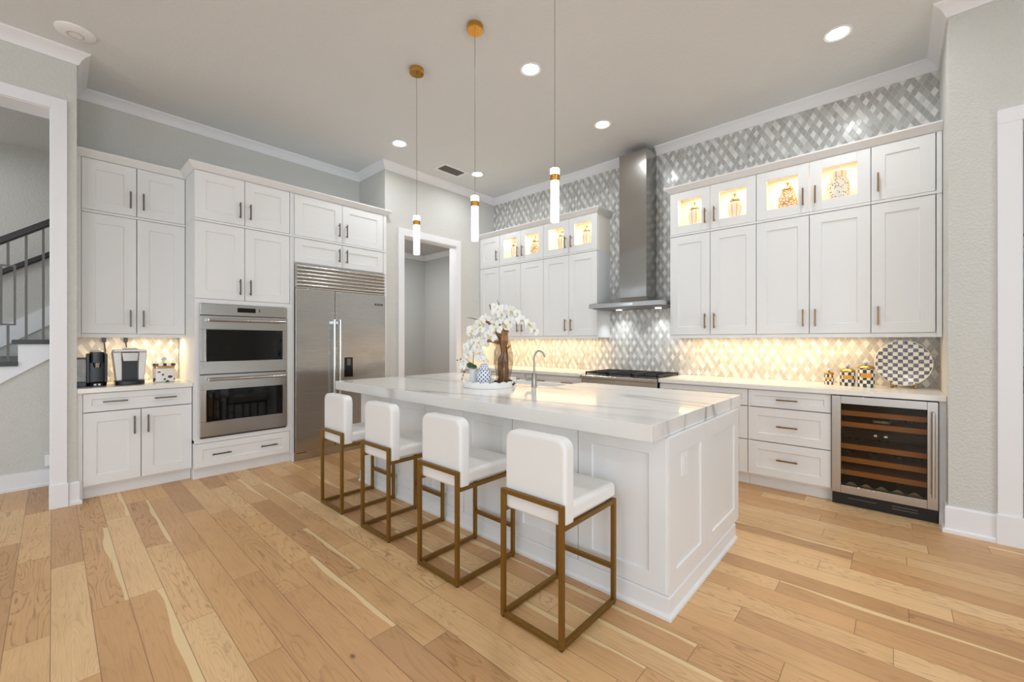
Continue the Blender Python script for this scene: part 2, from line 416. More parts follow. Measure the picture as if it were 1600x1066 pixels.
def thing(name, label, cat, loc=(0, 0, 0), rz=0.0, group=None):
    o = bpy.data.objects.new(name, None); C.objects.link(o); o.empty_display_size = 0.1
    o.location = loc; o.rotation_euler = (0, 0, rz); return tag(o, label, cat, group)
def tag(o, label, cat, group=None):
    o['label'] = label; o['category'] = cat
    if group: o['group'] = group
    return o
def struct(o, label=None):
    o['kind'] = 'structure'
    if label: o['label'] = label
    return o
def dup(root, loc, label, group=None, rz=None):
    r = root.copy(); C.objects.link(r); r.location = loc; r['label'] = label
    if rz is not None: r.rotation_euler = (0, 0, rz)
    if group: r['group'] = group
    for ch in list(root.children):
        c = ch.copy(); C.objects.link(c); c.parent = r
        for g in ch.children:
            d = g.copy(); C.objects.link(d); d.parent = c
    return r

# ------------------------------------------------------------------ the setting
struct(MB().box(-3.4, 9.8, -9.8, 3.2, -0.08, 0).build('floor', 'oak_planks'))
struct(MB().box(-3.4, 9.8, -9.8, 3.2, H, H + 0.12).build('ceiling', 'ceiling_paint'))

# wall with the stair opening, its end stub, and the cabinet alcove behind it
struct(MB().box(-0.9, 0, -4.899, -4.757, 0, H).box(-0.23, 0, -7.2, -4.899, 3.125, H).box(-0.23, 0, -9.6, -7.2, 0, H).build('wall_left', 'wall_paint'))
struct(MB().box(-0.9, -0.668, -4.757, -1.86, 0, H).build('wall_alcove', 'wall_paint'))
struct(MB().box(-0.668, -0.14, -1.995, -1.86, 0, H).box(-0.14, 0, -1.995, -1.715, 0, H).box(-0.14, 0, -0.817, 0, 0, H)
       .box(-0.14, 0, -1.715, -0.817, 2.722, H).build('wall_pantry', 'wall_paint'))
struct(MB().box(-2.0, -0.14, 0, 0.12, 0, H).box(-2.0, -1.9, -1.86, 0, 0, H).build('wall_pantry_back', 'grey_paint'))
struct(MB().box(-1.9, -0.14, -1.86, 0, 2.95, 3.05).build('ceiling_pantry', 'grey_paint'))
struct(MB().sweep([(-1.9, -1.86), (-1.9, 0), (-0.14, 0)], [(0, 2.95), (0, 2.86), (0.02, 2.86), (0.08, 2.93), (0.08, 2.95)]).build('trim_9', 'trim_paint'))
struct(MB().box(-0.14, 5.133, 0, 0.15, 0, H).build('wall_back', 'mosaic_tile'))
struct(MB().box(5.133, 5.462, -0.744, 0.15, 0, H).box(5.462, 6.4, -0.744, -0.52, 2.71, H).box(6.4, 9.6, -0.744, -0.52, 0, H).build('wall_right', 'wall_paint'))
# room beyond the right-hand opening
struct(MB().box(5.2, 9.6, 2.4, 2.55, 0, H).box(5.133, 5.2, 0.15, 2.4, 0, H).build('wall_far_room', 'grey_paint'))
# great room behind the camera: window walls
def window_wall(name, axis, pos, spans, lo, hi, out):
    b = MB(); edges = [lo] + [e for s in spans for e in s] + [hi]
    def put(a, c, z0, z1):
        if axis == 'x': b.box(a, c, min(pos, pos + out), max(pos, pos + out), z0, z1)
        else: b.box(min(pos, pos + out), max(pos, pos + out), a, c, z0, z1)
    for i in range(0, len(edges), 2): put(edges[i], edges[i + 1], 0, H)
    for a, c in spans: put(a, c, 3.0, H); put(a, c, 0, 0.1)
    struct(b.build(name, 'wall_paint'))
    for i, (a, c) in enumerate(spans):
        f = MB()
        for q in (a, (a + c) / 2 - 0.03, c - 0.06):
            f.box(q, q + 0.06, pos + out * 0.3, pos + out * 0.6, 0.1, 3.0) if axis == 'x' else f.box(pos + out * 0.3, pos + out * 0.6, q, q + 0.06, 0.1, 3.0)
        struct(f.build('window_%d' % (i + 1 + (4 if axis == 'y' else 0)), 'trim_paint'))
window_wall('wall_rear', 'x', -9.6, REAR_WINDOWS, -3.4, 9.8, -0.14)
window_wall('wall_east', 'y', 9.6, EAST_WINDOWS, -9.6, 3.2, 0.14)
# stair hall
struct(MB().box(-2.95, -2.8, -9.6, -3.0, 0, H).build('wall_stair_hall', 'wall_paint'))
# wall face under the flight, cut along the flight's slope
sl = (1.15 - 0.942) / (5.192 - 4.904)
zy = lambda y: 0.942 + (y + 5.192) * sl
struct(MB().prism([(-6.494, 0), (-4.905, 0), (-4.905, zy(-4.905) - .002)], 'x', -0.92, -0.82).build('wall_under_stair', 'wall_paint'))

# crown moulding round the room
CROWN = [(0, H), (0, H - 0.092), (0.010, H - 0.092), (0.016, H - 0.080), (0.026, H - 0.056), (0.046, H - 0.030), (0.072, H - 0.014), (0.078, H - 0.004), (0.078, H)]
struct(MB().sweep([(0, -9.5), (0, -4.757), (-0.668, -4.757), (-0.668, -1.995), (0, -1.995), (0, 0), (2.405, 0)], CROWN).build('trim_1', 'trim_paint', smooth=True, angle=25))
struct(MB().sweep([(2.753, 0), (5.133, 0), (5.133, -0.744), (9.6, -0.744)], CROWN).build('trim_2', 'trim_paint', smooth=True, angle=25))
BASE = [(0, 0), (0.03, 0), (0.03, 0.022), (0.016, 0.03), (0.016, 0.168), (0.010, 0.180), (0, 0.180)]
struct(MB().sweep([(5.133, -0.655), (5.133, -0.744), (5.355, -0.744)], BASE).build('baseboard_right', 'trim_paint'))
struct(MB().sweep([(0, -4.80), (0, -4.757), (-0.06, -4.757)], BASE).build('baseboard_left', 'trim_paint'))
struct(MB().sweep([(-0.82, -7.0), (-0.82, -4.9)], [(0, 0), (0.026, 0), (0.026, 0.02), (0.014, 0.03), (0.014, 0.145), (0, 0.15)]).build('baseboard_stair', 'trim_paint'))
# casings
struct(MB().box(0, 0.022, -1.805, -1.715, 0, 2.722).box(0, 0.022, -0.817, -0.728, 0, 2.722).box(0, 0.022, -1.805, -0.728, 2.722, 2.815)
       .box(-0.14, 0.004, -1.722, -1.712, 0, 2.722).box(-0.14, 0.004, -0.820, -0.810, 0, 2.722).box(-0.14, 0.004, -1.712, -0.820, 2.716, 2.726).build('trim_3', 'trim_paint', bevel=0.002))
struct(MB().box(0, 0.024, -4.899, -4.81, 0.18, 3.212).box(0, 0.024, -7.3, -4.899, 3.122, 3.212).box(0, 0.036, -4.908, -4.802, 0, 0.185)
       .box(-0.23, 0.004, -4.904, -4.894, 0, 3.125).box(-0.23, 0.004, -7.2, -4.904, 3.118, 3.128).build('trim_4', 'trim_paint', bevel=0.002))
struct(MB().box(5.355, 5.457, -0.768, -0.744, 0.185, 2.71).box(5.355, 6.5, -0.768, -0.744, 2.71, 2.80).box(5.348, 5.465, -0.782, -0.744, 0, 0.19)
       .box(5.452, 5.464, -0.746, -0.52, 0, 2.71).box(6.4, 6.5, -0.768, -0.744, 0, 2.71).build('trim_5', 'trim_paint', bevel=0.002))
# tile behind the coffee counter
struct(MB().box(-0.668, -0.660, -4.757, -3.999, 0.921, 1.345).build('wall_coffee_backsplash', 'mosaic_tile_alcove'))

# ------------------------------------------------------------------ cabinets
def pull(parent, x, z, kind, m, L=0.155):
    """bar pull on two posts, standing off a front at y = 0"""
    b = MB()
    if kind == 'v':
        b.box(x - .006, x + .006, -.040, -.029, z - L / 2, z + L / 2)
        for q in (-1, 1): b.box(x - .004, x + .004, -.030, 0.001, z + q * (L / 2 - .02) - .005, z + q * (L / 2 - .02) + .005)
    else:
        b.box(x - L / 2, x + L / 2, -.040, -.029, z - .006, z + .006)
        for q in (-1, 1): b.box(x + q * (L / 2 - .02) - .005, x + q * (L / 2 - .02) + .005, -.030, 0.001, z - .004, z + .004)
    return b.build('handle', m, parent, bevel=0.0012, seg=1)

def front(root, kind, x0, x1, z0, z1, pulls=(), m='bronze_pull', rail=0.085):
    g = 0.0025
    nm = 'drawer' if kind == 'drawer' else 'door'
    d = MB().shaker(x0 + g, x1 - g, z0 + g, z1 - g, 0, 0.02, rail, 0.009, kind == 'glass').build(nm, 'cabinet_paint', root, bevel=0.0014, seg=1)
    if kind == 'glass':
        MB().box(x0 + rail, x1 - rail, .009, .013, z0 + rail, z1 - rail).build('glass_pane', 'clear_pane', d)
    for p in pulls: pull(d, *p, m)
    return d

def carcass(root, W_, D, z0, z1, hollow=False, m='cabinet_paint', y0=0.0215):
    b = MB(); t = 0.018
    if hollow:
        b.box(0, t, y0, D, z0, z1).box(W_ - t, W_, y0, D, z0, z1).box(t, W_ - t, y0, D, z0, z0 + t).box(t, W_ - t, y0, D, z1 - t, z1).box(t, W_ - t, D - 0.008, D, z0 + t, z1 - t)
        return b.build('carcass', 'cabinet_interior', root)
    t = 0.016
    return b.box(t, W_ - t, 0.065, D, z0 + t, z1 - t).box(0, t, y0, D, z0, z1).box(W_ - t, W_, y0, D, z0, z1).box(t, W_ - t, y0, D, z0, z0 + t).box(t, W_ - t, y0, D, z1 - t, z1).build('carcass', m, root)

VZ = 1.340          # underside of wall cabinets
def wall_pair(label_low, label_up, loc, rz, W_, D, splits, pulls_low, pulls_up, display, group_low, group_up, pm='bronze_pull', z0=1.374, valance=True, kinds=None):
    """a lower wall cabinet and the stacked cabinet above it; splits are door edges along the width"""
    lo = thing('wall_cabinet', label_low, 'cabinet', (loc[0], loc[1], 0), rz, group_low)
    carcass(lo, W_, D, z0, 2.440)
    if valance: MB().box(0, splits[-1] + .002, 0.004, 0.020, VZ, z0 - .002).box(0, W_, 0.0215, D, z0 - .02, z0).build('light_rail', 'cabinet_paint', lo)
    for i in range(len(splits) - 1):
        front(lo, 'door', splits[i], splits[i + 1], z0, 2.440, [(pulls_low[i], z0 + 0.142, 'v')], pm)
    up = thing('display_cabinet' if display else 'wall_cabinet', label_up, 'cabinet', (loc[0], loc[1], 0), rz, group_up)
    carcass(up, W_, D, 2.462, 2.930, display)
    MB().box(0, W_, -0.006, D, 2.4405, 2.4615).build('ledge_strip', 'cabinet_paint', up, bevel=0.002, seg=1)
    for i in range(len(splits) - 1):
        front(up, 'glass' if display else 'door', splits[i], splits[i + 1], 2.463, 2.915, [(pulls_up[i], 2.605, 'v')], pm)
    if splits[-1] < W_ - 0.01:
        MB().box(splits[-1] + .003, W_, 0.0, 0.0215, VZ, 2.440).build('filler_strip', 'cabinet_paint', lo)
        MB().box(splits[-1] + .003, W_, 0.0, 0.0215, 2.463, 2.915).build('filler_strip', 'cabinet_paint', up)
    if display:
        WI = (1.0, 0.80, 0.54)
        for i in range(len(splits) - 1):
            x = (splits[i] + splits[i + 1]) / 2
            MB().lathe([(0, 0), (0.032, 0), (0.032, -0.008), (0, -0.008)], (x, 0.17, 2.912), 20).build('puck_light', 'puck_warm', up)
            area('cabinet_glow', (x, 0.16, 2.900), (0, 0, 0), 0.09, 0.09, 2.2, WI, up, 'DISK')
    return lo, up

e = 0.045
# left of the hood
wall_pair('tall white wall cabinet with one shaker door, in the corner beside the pantry doorway', 'small solid-door white cabinet stacked in the corner beside the pantry doorway',
          (0.004, -0.319), 0, 0.428, 0.317, [0.0, 0.428], [0.428 - e], [0.428 - e], False, None, None)
wall_pair('tall white two-door wall cabinet behind the white orchids on the island', 'glass-fronted lit cabinet with two urns, nearer the pantry corner',
          (0.433, -0.319), 0, 0.844, 0.317, [0, 0.4255, 0.844], [0.4255 - e, 0.4255 + e], [0.4255 - e, 0.4255 + e], True, None, None)
wall_pair('tall white two-door wall cabinet just left of the range hood', 'glass-fronted lit cabinet with two urns, just left of the range hood',
          (1.278, -0.319), 0, 0.849, 0.317, [0, 0.423, 0.849], [0.423 - e, 0.423 + e], [0.423 - e, 0.423 + e], True, None, None)
# right of the hood
wall_pair('tall white two-door wall cabinet just right of the range hood', 'glass-fronted lit cabinet with two striped urns, just right of the range hood',
          (3.040, -0.319), 0, 0.836, 0.317, [0, 0.416, 0.836], [0.416 - e, 0.416 + e], [0.416 - e, 0.416 + e], True, None, None)
wall_pair('tall white two-door wall cabinet over the small checkered canisters', 'glass-fronted lit cabinet holding a honeycomb jar and a spotted jar',
          (3.877, -0.319), 0, 0.839, 0.317, [0, 0.420, 0.839], [0.420 - e, 0.420 + e], [0.420 - e, 0.420 + e], True, None, None)
wall_pair('tall white single-door wall cabinet above the checkered platter', 'solid-door white cabinet stacked at the far right end above the platter',
          (4.717, -0.319), 0, 0.412, 0.317, [0, 0.379], [e], [e], False, None, None)
# alcove over the coffee counter (faces +x)
R90 = PI / 2
AX = -0.3507
wall_pair('tall white two-door wall cabinet above the coffee makers', 'short white two-door cabinet stacked on top above the coffee makers',
          (AX, -4.7205), R90, 0.7215, 0.305, [0, 0.3613, 0.7215], [0.3613 - e, 0.3613 + e], [0.3613 - e, 0.3613 + e], False, None, None, 'bronze_pull_dim')
struct(MB().box(AX - .3, AX - .004, -4.757, -4.7215, VZ, 2.93).build('trim_6', 'cabinet_paint'))

# oven tower and refrigerator surround (front plane x = 0.044)
TX = 0.044
up = thing('wall_cabinet', 'short white two-door cabinet at the top of the oven tower', 'cabinet', (TX, -3.997, 0), R90)
carcass(up, 0.857, 0.69, 2.462, 2.930); MB().box(0, 0.857, -0.006, 0.69, 2.4405, 2.4615).build('ledge_strip', 'cabinet_paint', up, bevel=0.002, seg=1)
for a, b, h in ((0, 0.410, 0.410 - e), (0.410, 0.834, 0.410 + e)): front(up, 'door', a, b, 2.463, 2.915, [(h, 2.604, 'v')], 'bronze_pull_dim')
MB().box(0.837, 0.857, 0.0, 0.0215, 2.463, 2.915).build('filler_strip', 'cabinet_paint', up)
tw = thing('oven_tower_cabinet', 'white tower cabinet housing the double wall oven, with doors above and a drawer below', 'cabinet', (TX, -3.997, 0), R90)
MB().box(0, 0.857, 0.0215, 0.69, 1.680, 2.440).box(0, 0.038, 0.0215, 0.69, 0.345, 1.680).box(0.802, 0.857, 0.0215, 0.69, 0.345, 1.680).box(0, 0.857, 0.0215, 0.69, 0.10, 0.370).build('carcass', 'cabinet_paint', tw)
MB().box(0, 0.040, 0.0, 0.0215, 0.345, 1.707).box(0.800, 0.857, 0.0, 0.0215, 0.345, 1.707).box(0.040, 0.800, 0.0, 0.0215, 1.667, 1.707).box(0.040, 0.800, 0.0, 0.0215, 0.345, 0.386)\
    .box(0.836, 0.857, 0, 0.0215, 1.707, 2.440).box(0.836, 0.857, 0, 0.0215, 0.10, 0.345).build('face_frame', 'cabinet_paint', tw)
for a, b, h in ((0, 0.410, 0.410 - e), (0.410, 0.834, 0.410 + e)): front(tw, 'door', a, b, 1.709, 2.440, [(h, 1.843, 'v')], 'bronze_pull_dim')
front(tw, 'drawer', 0, 0.834, 0.114, 0.342, [(0.21, 0.228, 'h'), (0.625, 0.228, 'h')], 'bronze_pull_dim', 0.06)
MB().box(0, 0.857, 0.07, 0.60, 0, 0.10).build('toe_kick', 'cabinet_paint', tw)

up = thing('wall_cabinet', 'short white two-door cabinet at the very top above the refrigerator', 'cabinet', (TX, -3.138, 0), R90)
carcass(up, 1.138, 0.69, 2.462, 2.930); MB().box(0, 1.138, -0.006, 0.69, 2.4405, 2.4615).build('ledge_strip', 'cabinet_paint', up, bevel=0.002, seg=1)
for a, b, h in ((0.020, 0.558, 0.558 - e), (0.558, 1.094, 0.558 + e)): front(up, 'door', a, b, 2.463, 2.915, [(h, 2.604, 'v')], 'bronze_pull_dim')
MB().box(0, 0.017, 0.0, 0.0215, 2.463, 2.915).box(1.097, 1.138, 0.0, 0.0215, 2.463, 2.915).build('filler_strip', 'cabinet_paint', up)
fs = thing('wall_cabinet', 'low wide white two-door cabinet directly over the refrigerator grille', 'cabinet', (TX, -3.138, 0), R90)
carcass(fs, 1.138, 0.69, 2.160, 2.440)
for a, b, h in ((0.020, 0.558, 0.558 - e), (0.558, 1.094, 0.558 + e)): front(fs, 'door', a, b, 2.170, 2.440, [(h, 2.305, 'v')], 'bronze_pull_dim', 0.075)
MB().box(0, 0.017, 0.0, 0.0215, 2.162, 2.440).box(1.097, 1.138, 0.0, 0.0215, 2.162, 2.440).build('filler_strip', 'cabinet_paint', fs)
tag(MB().box(-0.64, TX - .001, -3.138, -3.120, 0, 2.158).build('side_panel', 'cabinet_paint'), 'narrow white panel standing between the oven tower and the refrigerator', 'panel')
tag(MB().box(-0.64, TX - .001, -2.026, -1.999, 0, 2.158).build('side_panel', 'cabinet_paint'), 'narrow white panel standing between the refrigerator and the pantry doorway', 'panel')

# crowns on the cabinets
CC = [(0, 2.9165), (0.004, 2.9165), (0.050, 2.966), (0.050, 2.978), (0, 2.978)]
def ccrown(n, path): struct(MB().sweep(path, CC).build('trim_%d' % n, 'cabinet_paint'))
ccrown(10, [(0.0, -0.3185), (2.1275, -0.3185), (2.1275, -0.002)])
ccrown(11, [(3.0395, -0.002), (3.0395, -0.3185), (5.132, -0.3185)])
ccrown(12, [(AX, -4.755), (AX, -4.0)])
ccrown(13, [(AX - .05, -3.998), (TX, -3.998), (TX, -1.9985), (0.002, -1.9985)])

# base cabinets ------------------------------------------------------
def base(label, loc, rz, W_, D, fronts, pm='bronze_pull', rail=0.07, z1=0.879, group=None):
    r = thing('base_cabinet', label, 'cabinet', (loc[0], loc[1], 0), rz, group)
    carcass(r, W_, D, 0.10, z1)
    MB().box(0, W_, 0.07, D, 0, 0.0995).build('toe_kick', 'cabinet_paint', r)
    for f in fronts: front(r, f[0], f[1], f[2], f[3], f[4], f[5], pm, f[6] if len(f) > 6 else rail)
    return r
BX = -0.033
base('white coffee-counter base cabinet with a wide drawer over two doors', (BX, -4.7235), R90, 0.7225, 0.61,
     [('drawer', 0, 0.7225, 0.719, 0.877, [(0.195, 0.801, 'h'), (0.526, 0.801, 'h')], 0.05), ('door', 0, 0.3605, 0.114, 0.717, [(0.3605 - e, 0.583, 'v')], 0.08), ('door', 0.3605, 0.7225, 0.114, 0.717, [(0.3605 + e, 0.583, 'v')], 0.08)], 'bronze_pull_dim')
struct(MB().box(-0.60, BX - .002, -4.757, -4.7245, 0.0, 0.879).build('trim_7', 'cabinet_paint'))
def drawers(w, two):
    px = [w * 0.25, w * 0.75] if two else [w / 2]
    return [('drawer', 0, w, 0.7215, 0.872, [(p, 0.798, 'h') for p in px], 0.045), ('drawer', 0, w, 0.419, 0.7195, [(p, 0.566, 'h') for p in px]), ('drawer', 0, w, 0.114, 0.417, [(p, 0.276, 'h') for p in px])]
base('white corner base cabinet under the counter end near the pantry doorway', (0.004, -0.633), 0, 0.427, 0.63, [('door', 0, 0.427, 0.114, 0.872, [(0.38, 0.74, 'v')])])
base('white drawer base cabinet in the middle of the counter left of the range', (0.433, -0.633), 0, 0.843, 0.63, drawers(0.843, True))
base('white drawer base cabinet immediately left of the range', (1.278, -0.633), 0, 0.836, 0.63, drawers(0.836, True))
base('white drawer base cabinet immediately right of the range, mostly behind the island', (3.055, -0.633), 0, 0.821, 0.63, drawers(0.821, True))
base('white three-drawer base cabinet next to the wine refrigerator', (3.878, -0.633), 0, 0.605, 0.63, drawers(0.605, False))
struct(MB().box(5.096, 5.132, -0.632, -0.01, 0, 0.879).build('trim_8', 'cabinet_paint'))

# countertops ---------------------------------------------------------
tag(MB().box(0.001, 2.117, -0.655, -0.001, 0.880, 0.920).build('countertop', 'quartz', bevel=0.003), 'white quartz countertop running from the pantry corner to the range', 'countertop')
tag(MB().box(3.050, 5.132, -0.655, -0.001, 0.880, 0.920).build('countertop', 'quartz', bevel=0.003), 'white quartz countertop from the range over the wine refrigerator', 'countertop')
tag(MB().box(-0.659, -0.010, -4.756, -3.999, 0.880, 0.920).build('countertop', 'quartz', bevel=0.003), 'small white quartz countertop under the coffee makers', 'countertop')

# ------------------------------------------------------------------ under-cabinet light
WARM = (1.0, 0.66, 0.32)
def strip(label, loc, rz, L, power, col=WARM):
    t = thing('light_strip', label, 'light', loc, rz)
    MB().box(-L / 2, L / 2, -0.012, 0.012, -0.0085, 0).build('housing', 'plastic_white', t)
    area('strip_glow', (0, 0, -0.0095), (0, 0, 0), L, 0.02, power, col, t)
strip('slim warm light strip under the wall cabinets left of the hood', (1.05, -0.17, 1.3535), 0, 1.95, 9.5)
strip('slim warm light strip under the wall cabinets right of the hood', (3.90, -0.17, 1.3535), 0, 1.62, 8.5)
strip('slim warm light strip under the cabinet above the coffee makers', (-0.47, -4.30, 1.3535), R90, 0.5, 3.4, (1.0, 0.74, 0.46))

# ------------------------------------------------------------------ island
IX0, IX1, IY0, IY1, IZ = 0.930, 4.057, -3.074, -1.609, 0.929
SX0, SX1, SY = 1.93, 2.755, -2.09
top = MB().prism([(IX0, IY0), (IX1, IY0), (IX1, IY1), (SX1, IY1), (SX1, SY), (SX0, SY), (SX0, IY1), (IX0, IY1)], 'z', 0.850, IZ).build('countertop', 'veined_marble', bevel=0.003)
tag(top, 'thick grey-veined white island countertop with a sink cut-out', 'countertop')
isl = thing('kitchen_island', 'long white panelled kitchen island with a stepped plinth', 'island', (1.167, -2.94, 0))
BL, BD = 2.893, 1.17
MB().box(0.0, SX0 - 1.167 - .03, 0.0215, BD, 0.10, 0.849).box(SX1 - 1.167 + .03, BL, 0.0215, BD, 0.10, 0.849).box(SX0 - 1.167 - .03, SX1 - 1.167 + .03, 0.0215, BD, 0.10, 0.66)\
    .box(SX0 - 1.167 - .03, SX1 - 1.167 + .03, 0.0215, 0.80, 0.66, 0.849).build('body', 'cabinet_paint', isl)
seams = [1.167, 1.680, 2.170, 2.625, 3.085, 3.575, 4.069]
for i in range(6):
    a, b = seams[i] - 1.167 + 0.002, seams[i + 1] - 1.167 - 0.002
    MB().shaker(a, b, 0.107, 0.848, 0, 0.02, 0.086, 0.009).build('panel', 'cabinet_paint', isl, bevel=0.0014, seg=1)
def end_panel(y0, y1):
    b = MB().shaker(y0, y1, 0.107, 0.848, 0, 0.02, 0.092, 0.009)
    bmesh.ops.rotate(b.bm, verts=b.bm.verts, cent=(0, 0, 0), matrix=Matrix.Rotation(PI / 2, 3, 'Z'))
    bmesh.ops.translate(b.bm, verts=b.bm.verts, vec=(2.913, 0, 0))
    b.build('panel', 'cabinet_paint', isl, bevel=0.0014, seg=1)
end_panel(0.003, 0.541); end_panel(0.545, 1.186)
MB().sweep([(-0.005, 0.6), (-0.005, 0.0), (2.913, 0.0), (2.913, 1.10)], [(-0.02, 0), (0.016, 0), (0.016, 0.014), (0.004, 0.026), (0.004, 0.096), (-0.004, 0.104), (-0.02, 0.104)]).build('plinth', 'cabinet_paint', isl)
MB().box(0.01, 2.90, 0.009, 1.10, 0, 0.0995).build('toe_kick', 'cabinet_paint', isl)
for a, b in ((0.02, 0.37), (0.37, 0.72), (1.64, 2.26), (2.26, 2.88)):
    q = MB().shaker(-b, -a, 0.114, 0.845, 0, 0.02, 0.085, 0.009)
    bmesh.ops.rotate(q.bm, verts=q.bm.verts, cent=(0, 0, 0), matrix=Matrix.Rotation(PI, 3, 'Z'))
    bmesh.ops.translate(q.bm, verts=q.bm.verts, vec=(0, BD + .0215, 0)); d = q.build('door', 'cabinet_paint', isl, bevel=0.0014, seg=1)
    MB().box(b - .06, b - .048, BD + .05, BD + .062, 0.6, 0.755).box(b - .058, b - .05, BD + .02, BD + .052, 0.62, 0.63).box(b - .058, b - .05, BD + .02, BD + .052, 0.725, 0.735).build('handle', 'bronze_pull', d)
# outlet on the island end
ot = thing('electrical_outlet', 'white outlet plate on the end panel of the island', 'outlet', (4.071, -2.728, 0.690), R90)
MB().box(-.040, .040, -0.006, 0.0, -.062, .062).build('cover_plate', 'plastic_white', ot, bevel=0.002)
for z in (-.022, .022): MB().box(-.017, .017, -0.0085, -0.0058, z - .016, z + .016).build('socket', 'trim_paint', ot, bevel=0.001, seg=1)
# sink and taps
sk = thing('apron_sink', 'white apron-front sink let into the island top', 'sink', (0, 0, 0))
MB().box(SX0 + .004, SX1 - .004, SY + .004, SY + .026, 0.68, 0.915).box(SX0 + .004, SX1 - .004, -1.640, -1.600, 0.68, 0.905).box(SX0 + .004, SX0 + .026, SY + .026, -1.640, 0.68, 0.912)\
    .box(SX1 - .026, SX1 - .004, SY + .026, -1.640, 0.68, 0.912).box(SX0 + .004, SX1 - .004, SY + .004, -1.600, 0.661, 0.68).build('basin', 'porcelain', sk, bevel=0.004)
MB().lathe([(0, 0.002), (0.045, 0.002), (0.045, 0.006), (0, 0.006)], (2.34, -1.86, 0.679)).build('drain', 'chrome', sk)
fx, fy = 2.632, -2.170
fa = thing('faucet', 'slim brushed-nickel gooseneck drinking tap beside the sink', 'faucet', (fx, fy, IZ))
MB().lathe([(0, 0), (0.026, 0), (0.026, 0.006), (0.021, 0.010), (0.021, 0.105), (0.017, 0.112), (0, 0.112)], (0, 0, 0.0005), 24).build('body', 'nickel', fa, smooth=True)
sp = [(0, 0, 0.11), (0, 0, 0.235)] + [(0.04 * (1 - math.cos(a)) * 1.0, 0.0 + 0.018 * (1 - math.cos(a)), 0.235 + 0.062 * math.sin(a)) for a in [PI * i / 12 for i in range(1, 11)]] + [(0.083, 0.038, 0.245)]
MB().tube(sp, 0.0085, 12).build('spout', 'nickel', fa, smooth=True)
MB().tube([(-0.015, -0.01, 0.060), (-0.058, -0.042, 0.060)], 0.013, 14).tube([(-0.056, -0.040, 0.062), (-0.062, -0.045, 0.105)], 0.006, 10).build('lever', 'nickel', fa, smooth=True)

# ------------------------------------------------------------------ bar stools
def rounded(x0, x1, z0, z1, r0, r1, n=6):
    P = []
    for cx, cz, r, a0 in ((x1, z0, r0, -PI / 2), (x1, z1, r1, 0), (x0, z1, r1, PI / 2), (x0, z0, r0, PI)):
        sx = -1 if cx == x1 else 1; sz = 1 if cz == z0 else -1
        for i in range(n + 1):
            a = a0 + PI / 2 * i / n; P.append((cx + sx * r + r * math.cos(a), cz + sz * r + r * math.sin(a)))
    return P
STOOL_GROUP = 'bar stools along the island'
def make_stool(loc, label):
    t = thing('bar_stool', label, 'stool', loc, 0, STOOL_GROUP)
    w, d, q = 0.180, 0.462, 0.022
    for sx in (-1, 1):
        for y, z1 in ((0, 0.612), (d - q, 0.524)):
            x0 = -w if sx < 0 else w - q
            MB().box(x0, x0 + q, y, y + q, 0.006, z1).build('leg', 'brass_frame', t, bevel=0.002, seg=1)
            MB().box(x0 + .004, x0 + q - .004, y + .004, y + q - .004, 0, 0.0065).build('foot_cap', 'black_rubber', t)
        x0 = -w if sx < 0 else w - q
        MB().box(x0, x0 + q, q, d - q, 0.006, 0.028).build('base_rail', 'brass_frame', t, bevel=0.002, seg=1)
        MB().box(x0, x0 + q, q, d - q, 0.502, 0.524).build('seat_rail', 'brass_frame', t, bevel=0.002, seg=1)
    MB().box(-w + q, w - q, 0, q, 0.006, 0.028).build('base_rail', 'brass_frame', t, bevel=0.002, seg=1)
    MB().box(-w + q, w - q, 0, q, 0.590, 0.612).build('back_rail', 'brass_frame', t, bevel=0.002, seg=1)
    MB().box(-w + q, w - q, d - q, d, 0.172, 0.194).build('footrest', 'brass_frame', t, bevel=0.002, seg=1)
    MB().box(-w + q, w - q, d - q, d, 0.502, 0.524).build('seat_rail', 'brass_frame', t, bevel=0.002, seg=1)
    MB().box(-w + .004, w - .004, 0.050, d + 0.006, 0.526, 0.605).build('seat', 'leather', t, bevel=0.024, seg=5)
    MB().prism(rounded(-w + .006, w - .002, 0.512, 0.888, 0.018, 0.052), 'y', 0.0245, 0.098).build('backrest', 'leather', t, bevel=0.020, seg=5)
    return t
SY_ = -3.452
s0 = make_stool((1.609, SY_ + 0.026, 0), 'white leather bar stool on brass legs, the one nearest the refrigerator')
dup(s0, (2.265, SY_ + 0.024, 0), 'white leather bar stool on brass legs, second along from the refrigerator', STOOL_GROUP)
dup(s0, (2.974, SY_ + 0.004, 0), 'white leather bar stool on brass legs, third along from the refrigerator', STOOL_GROUP)
dup(s0, (3.656, SY_, 0), 'white leather bar stool on brass legs, nearest the island corner with the outlet', STOOL_GROUP)

# ------------------------------------------------------------------ appliances
def text(s, parent, loc, size, m, name='lettering', rot=(PI / 2, 0, 0), ext=0.0004):
    cu = bpy.data.curves.new(name, 'FONT'); cu.body = s; cu.size = size; cu.extrude = ext; cu.align_x = 'CENTER'; cu.align_y = 'CENTER'
    tmp = bpy.data.objects.new(name, cu); me = bpy.data.meshes.new_from_object(tmp); bpy.data.objects.remove(tmp); bpy.data.curves.remove(cu)
    me.materials.clear(); me.materials.append(MATS[m]); o = bpy.data.objects.new(name, me); C.objects.link(o); o.parent = parent; o.location = loc; o.rotation_euler = rot
    return o
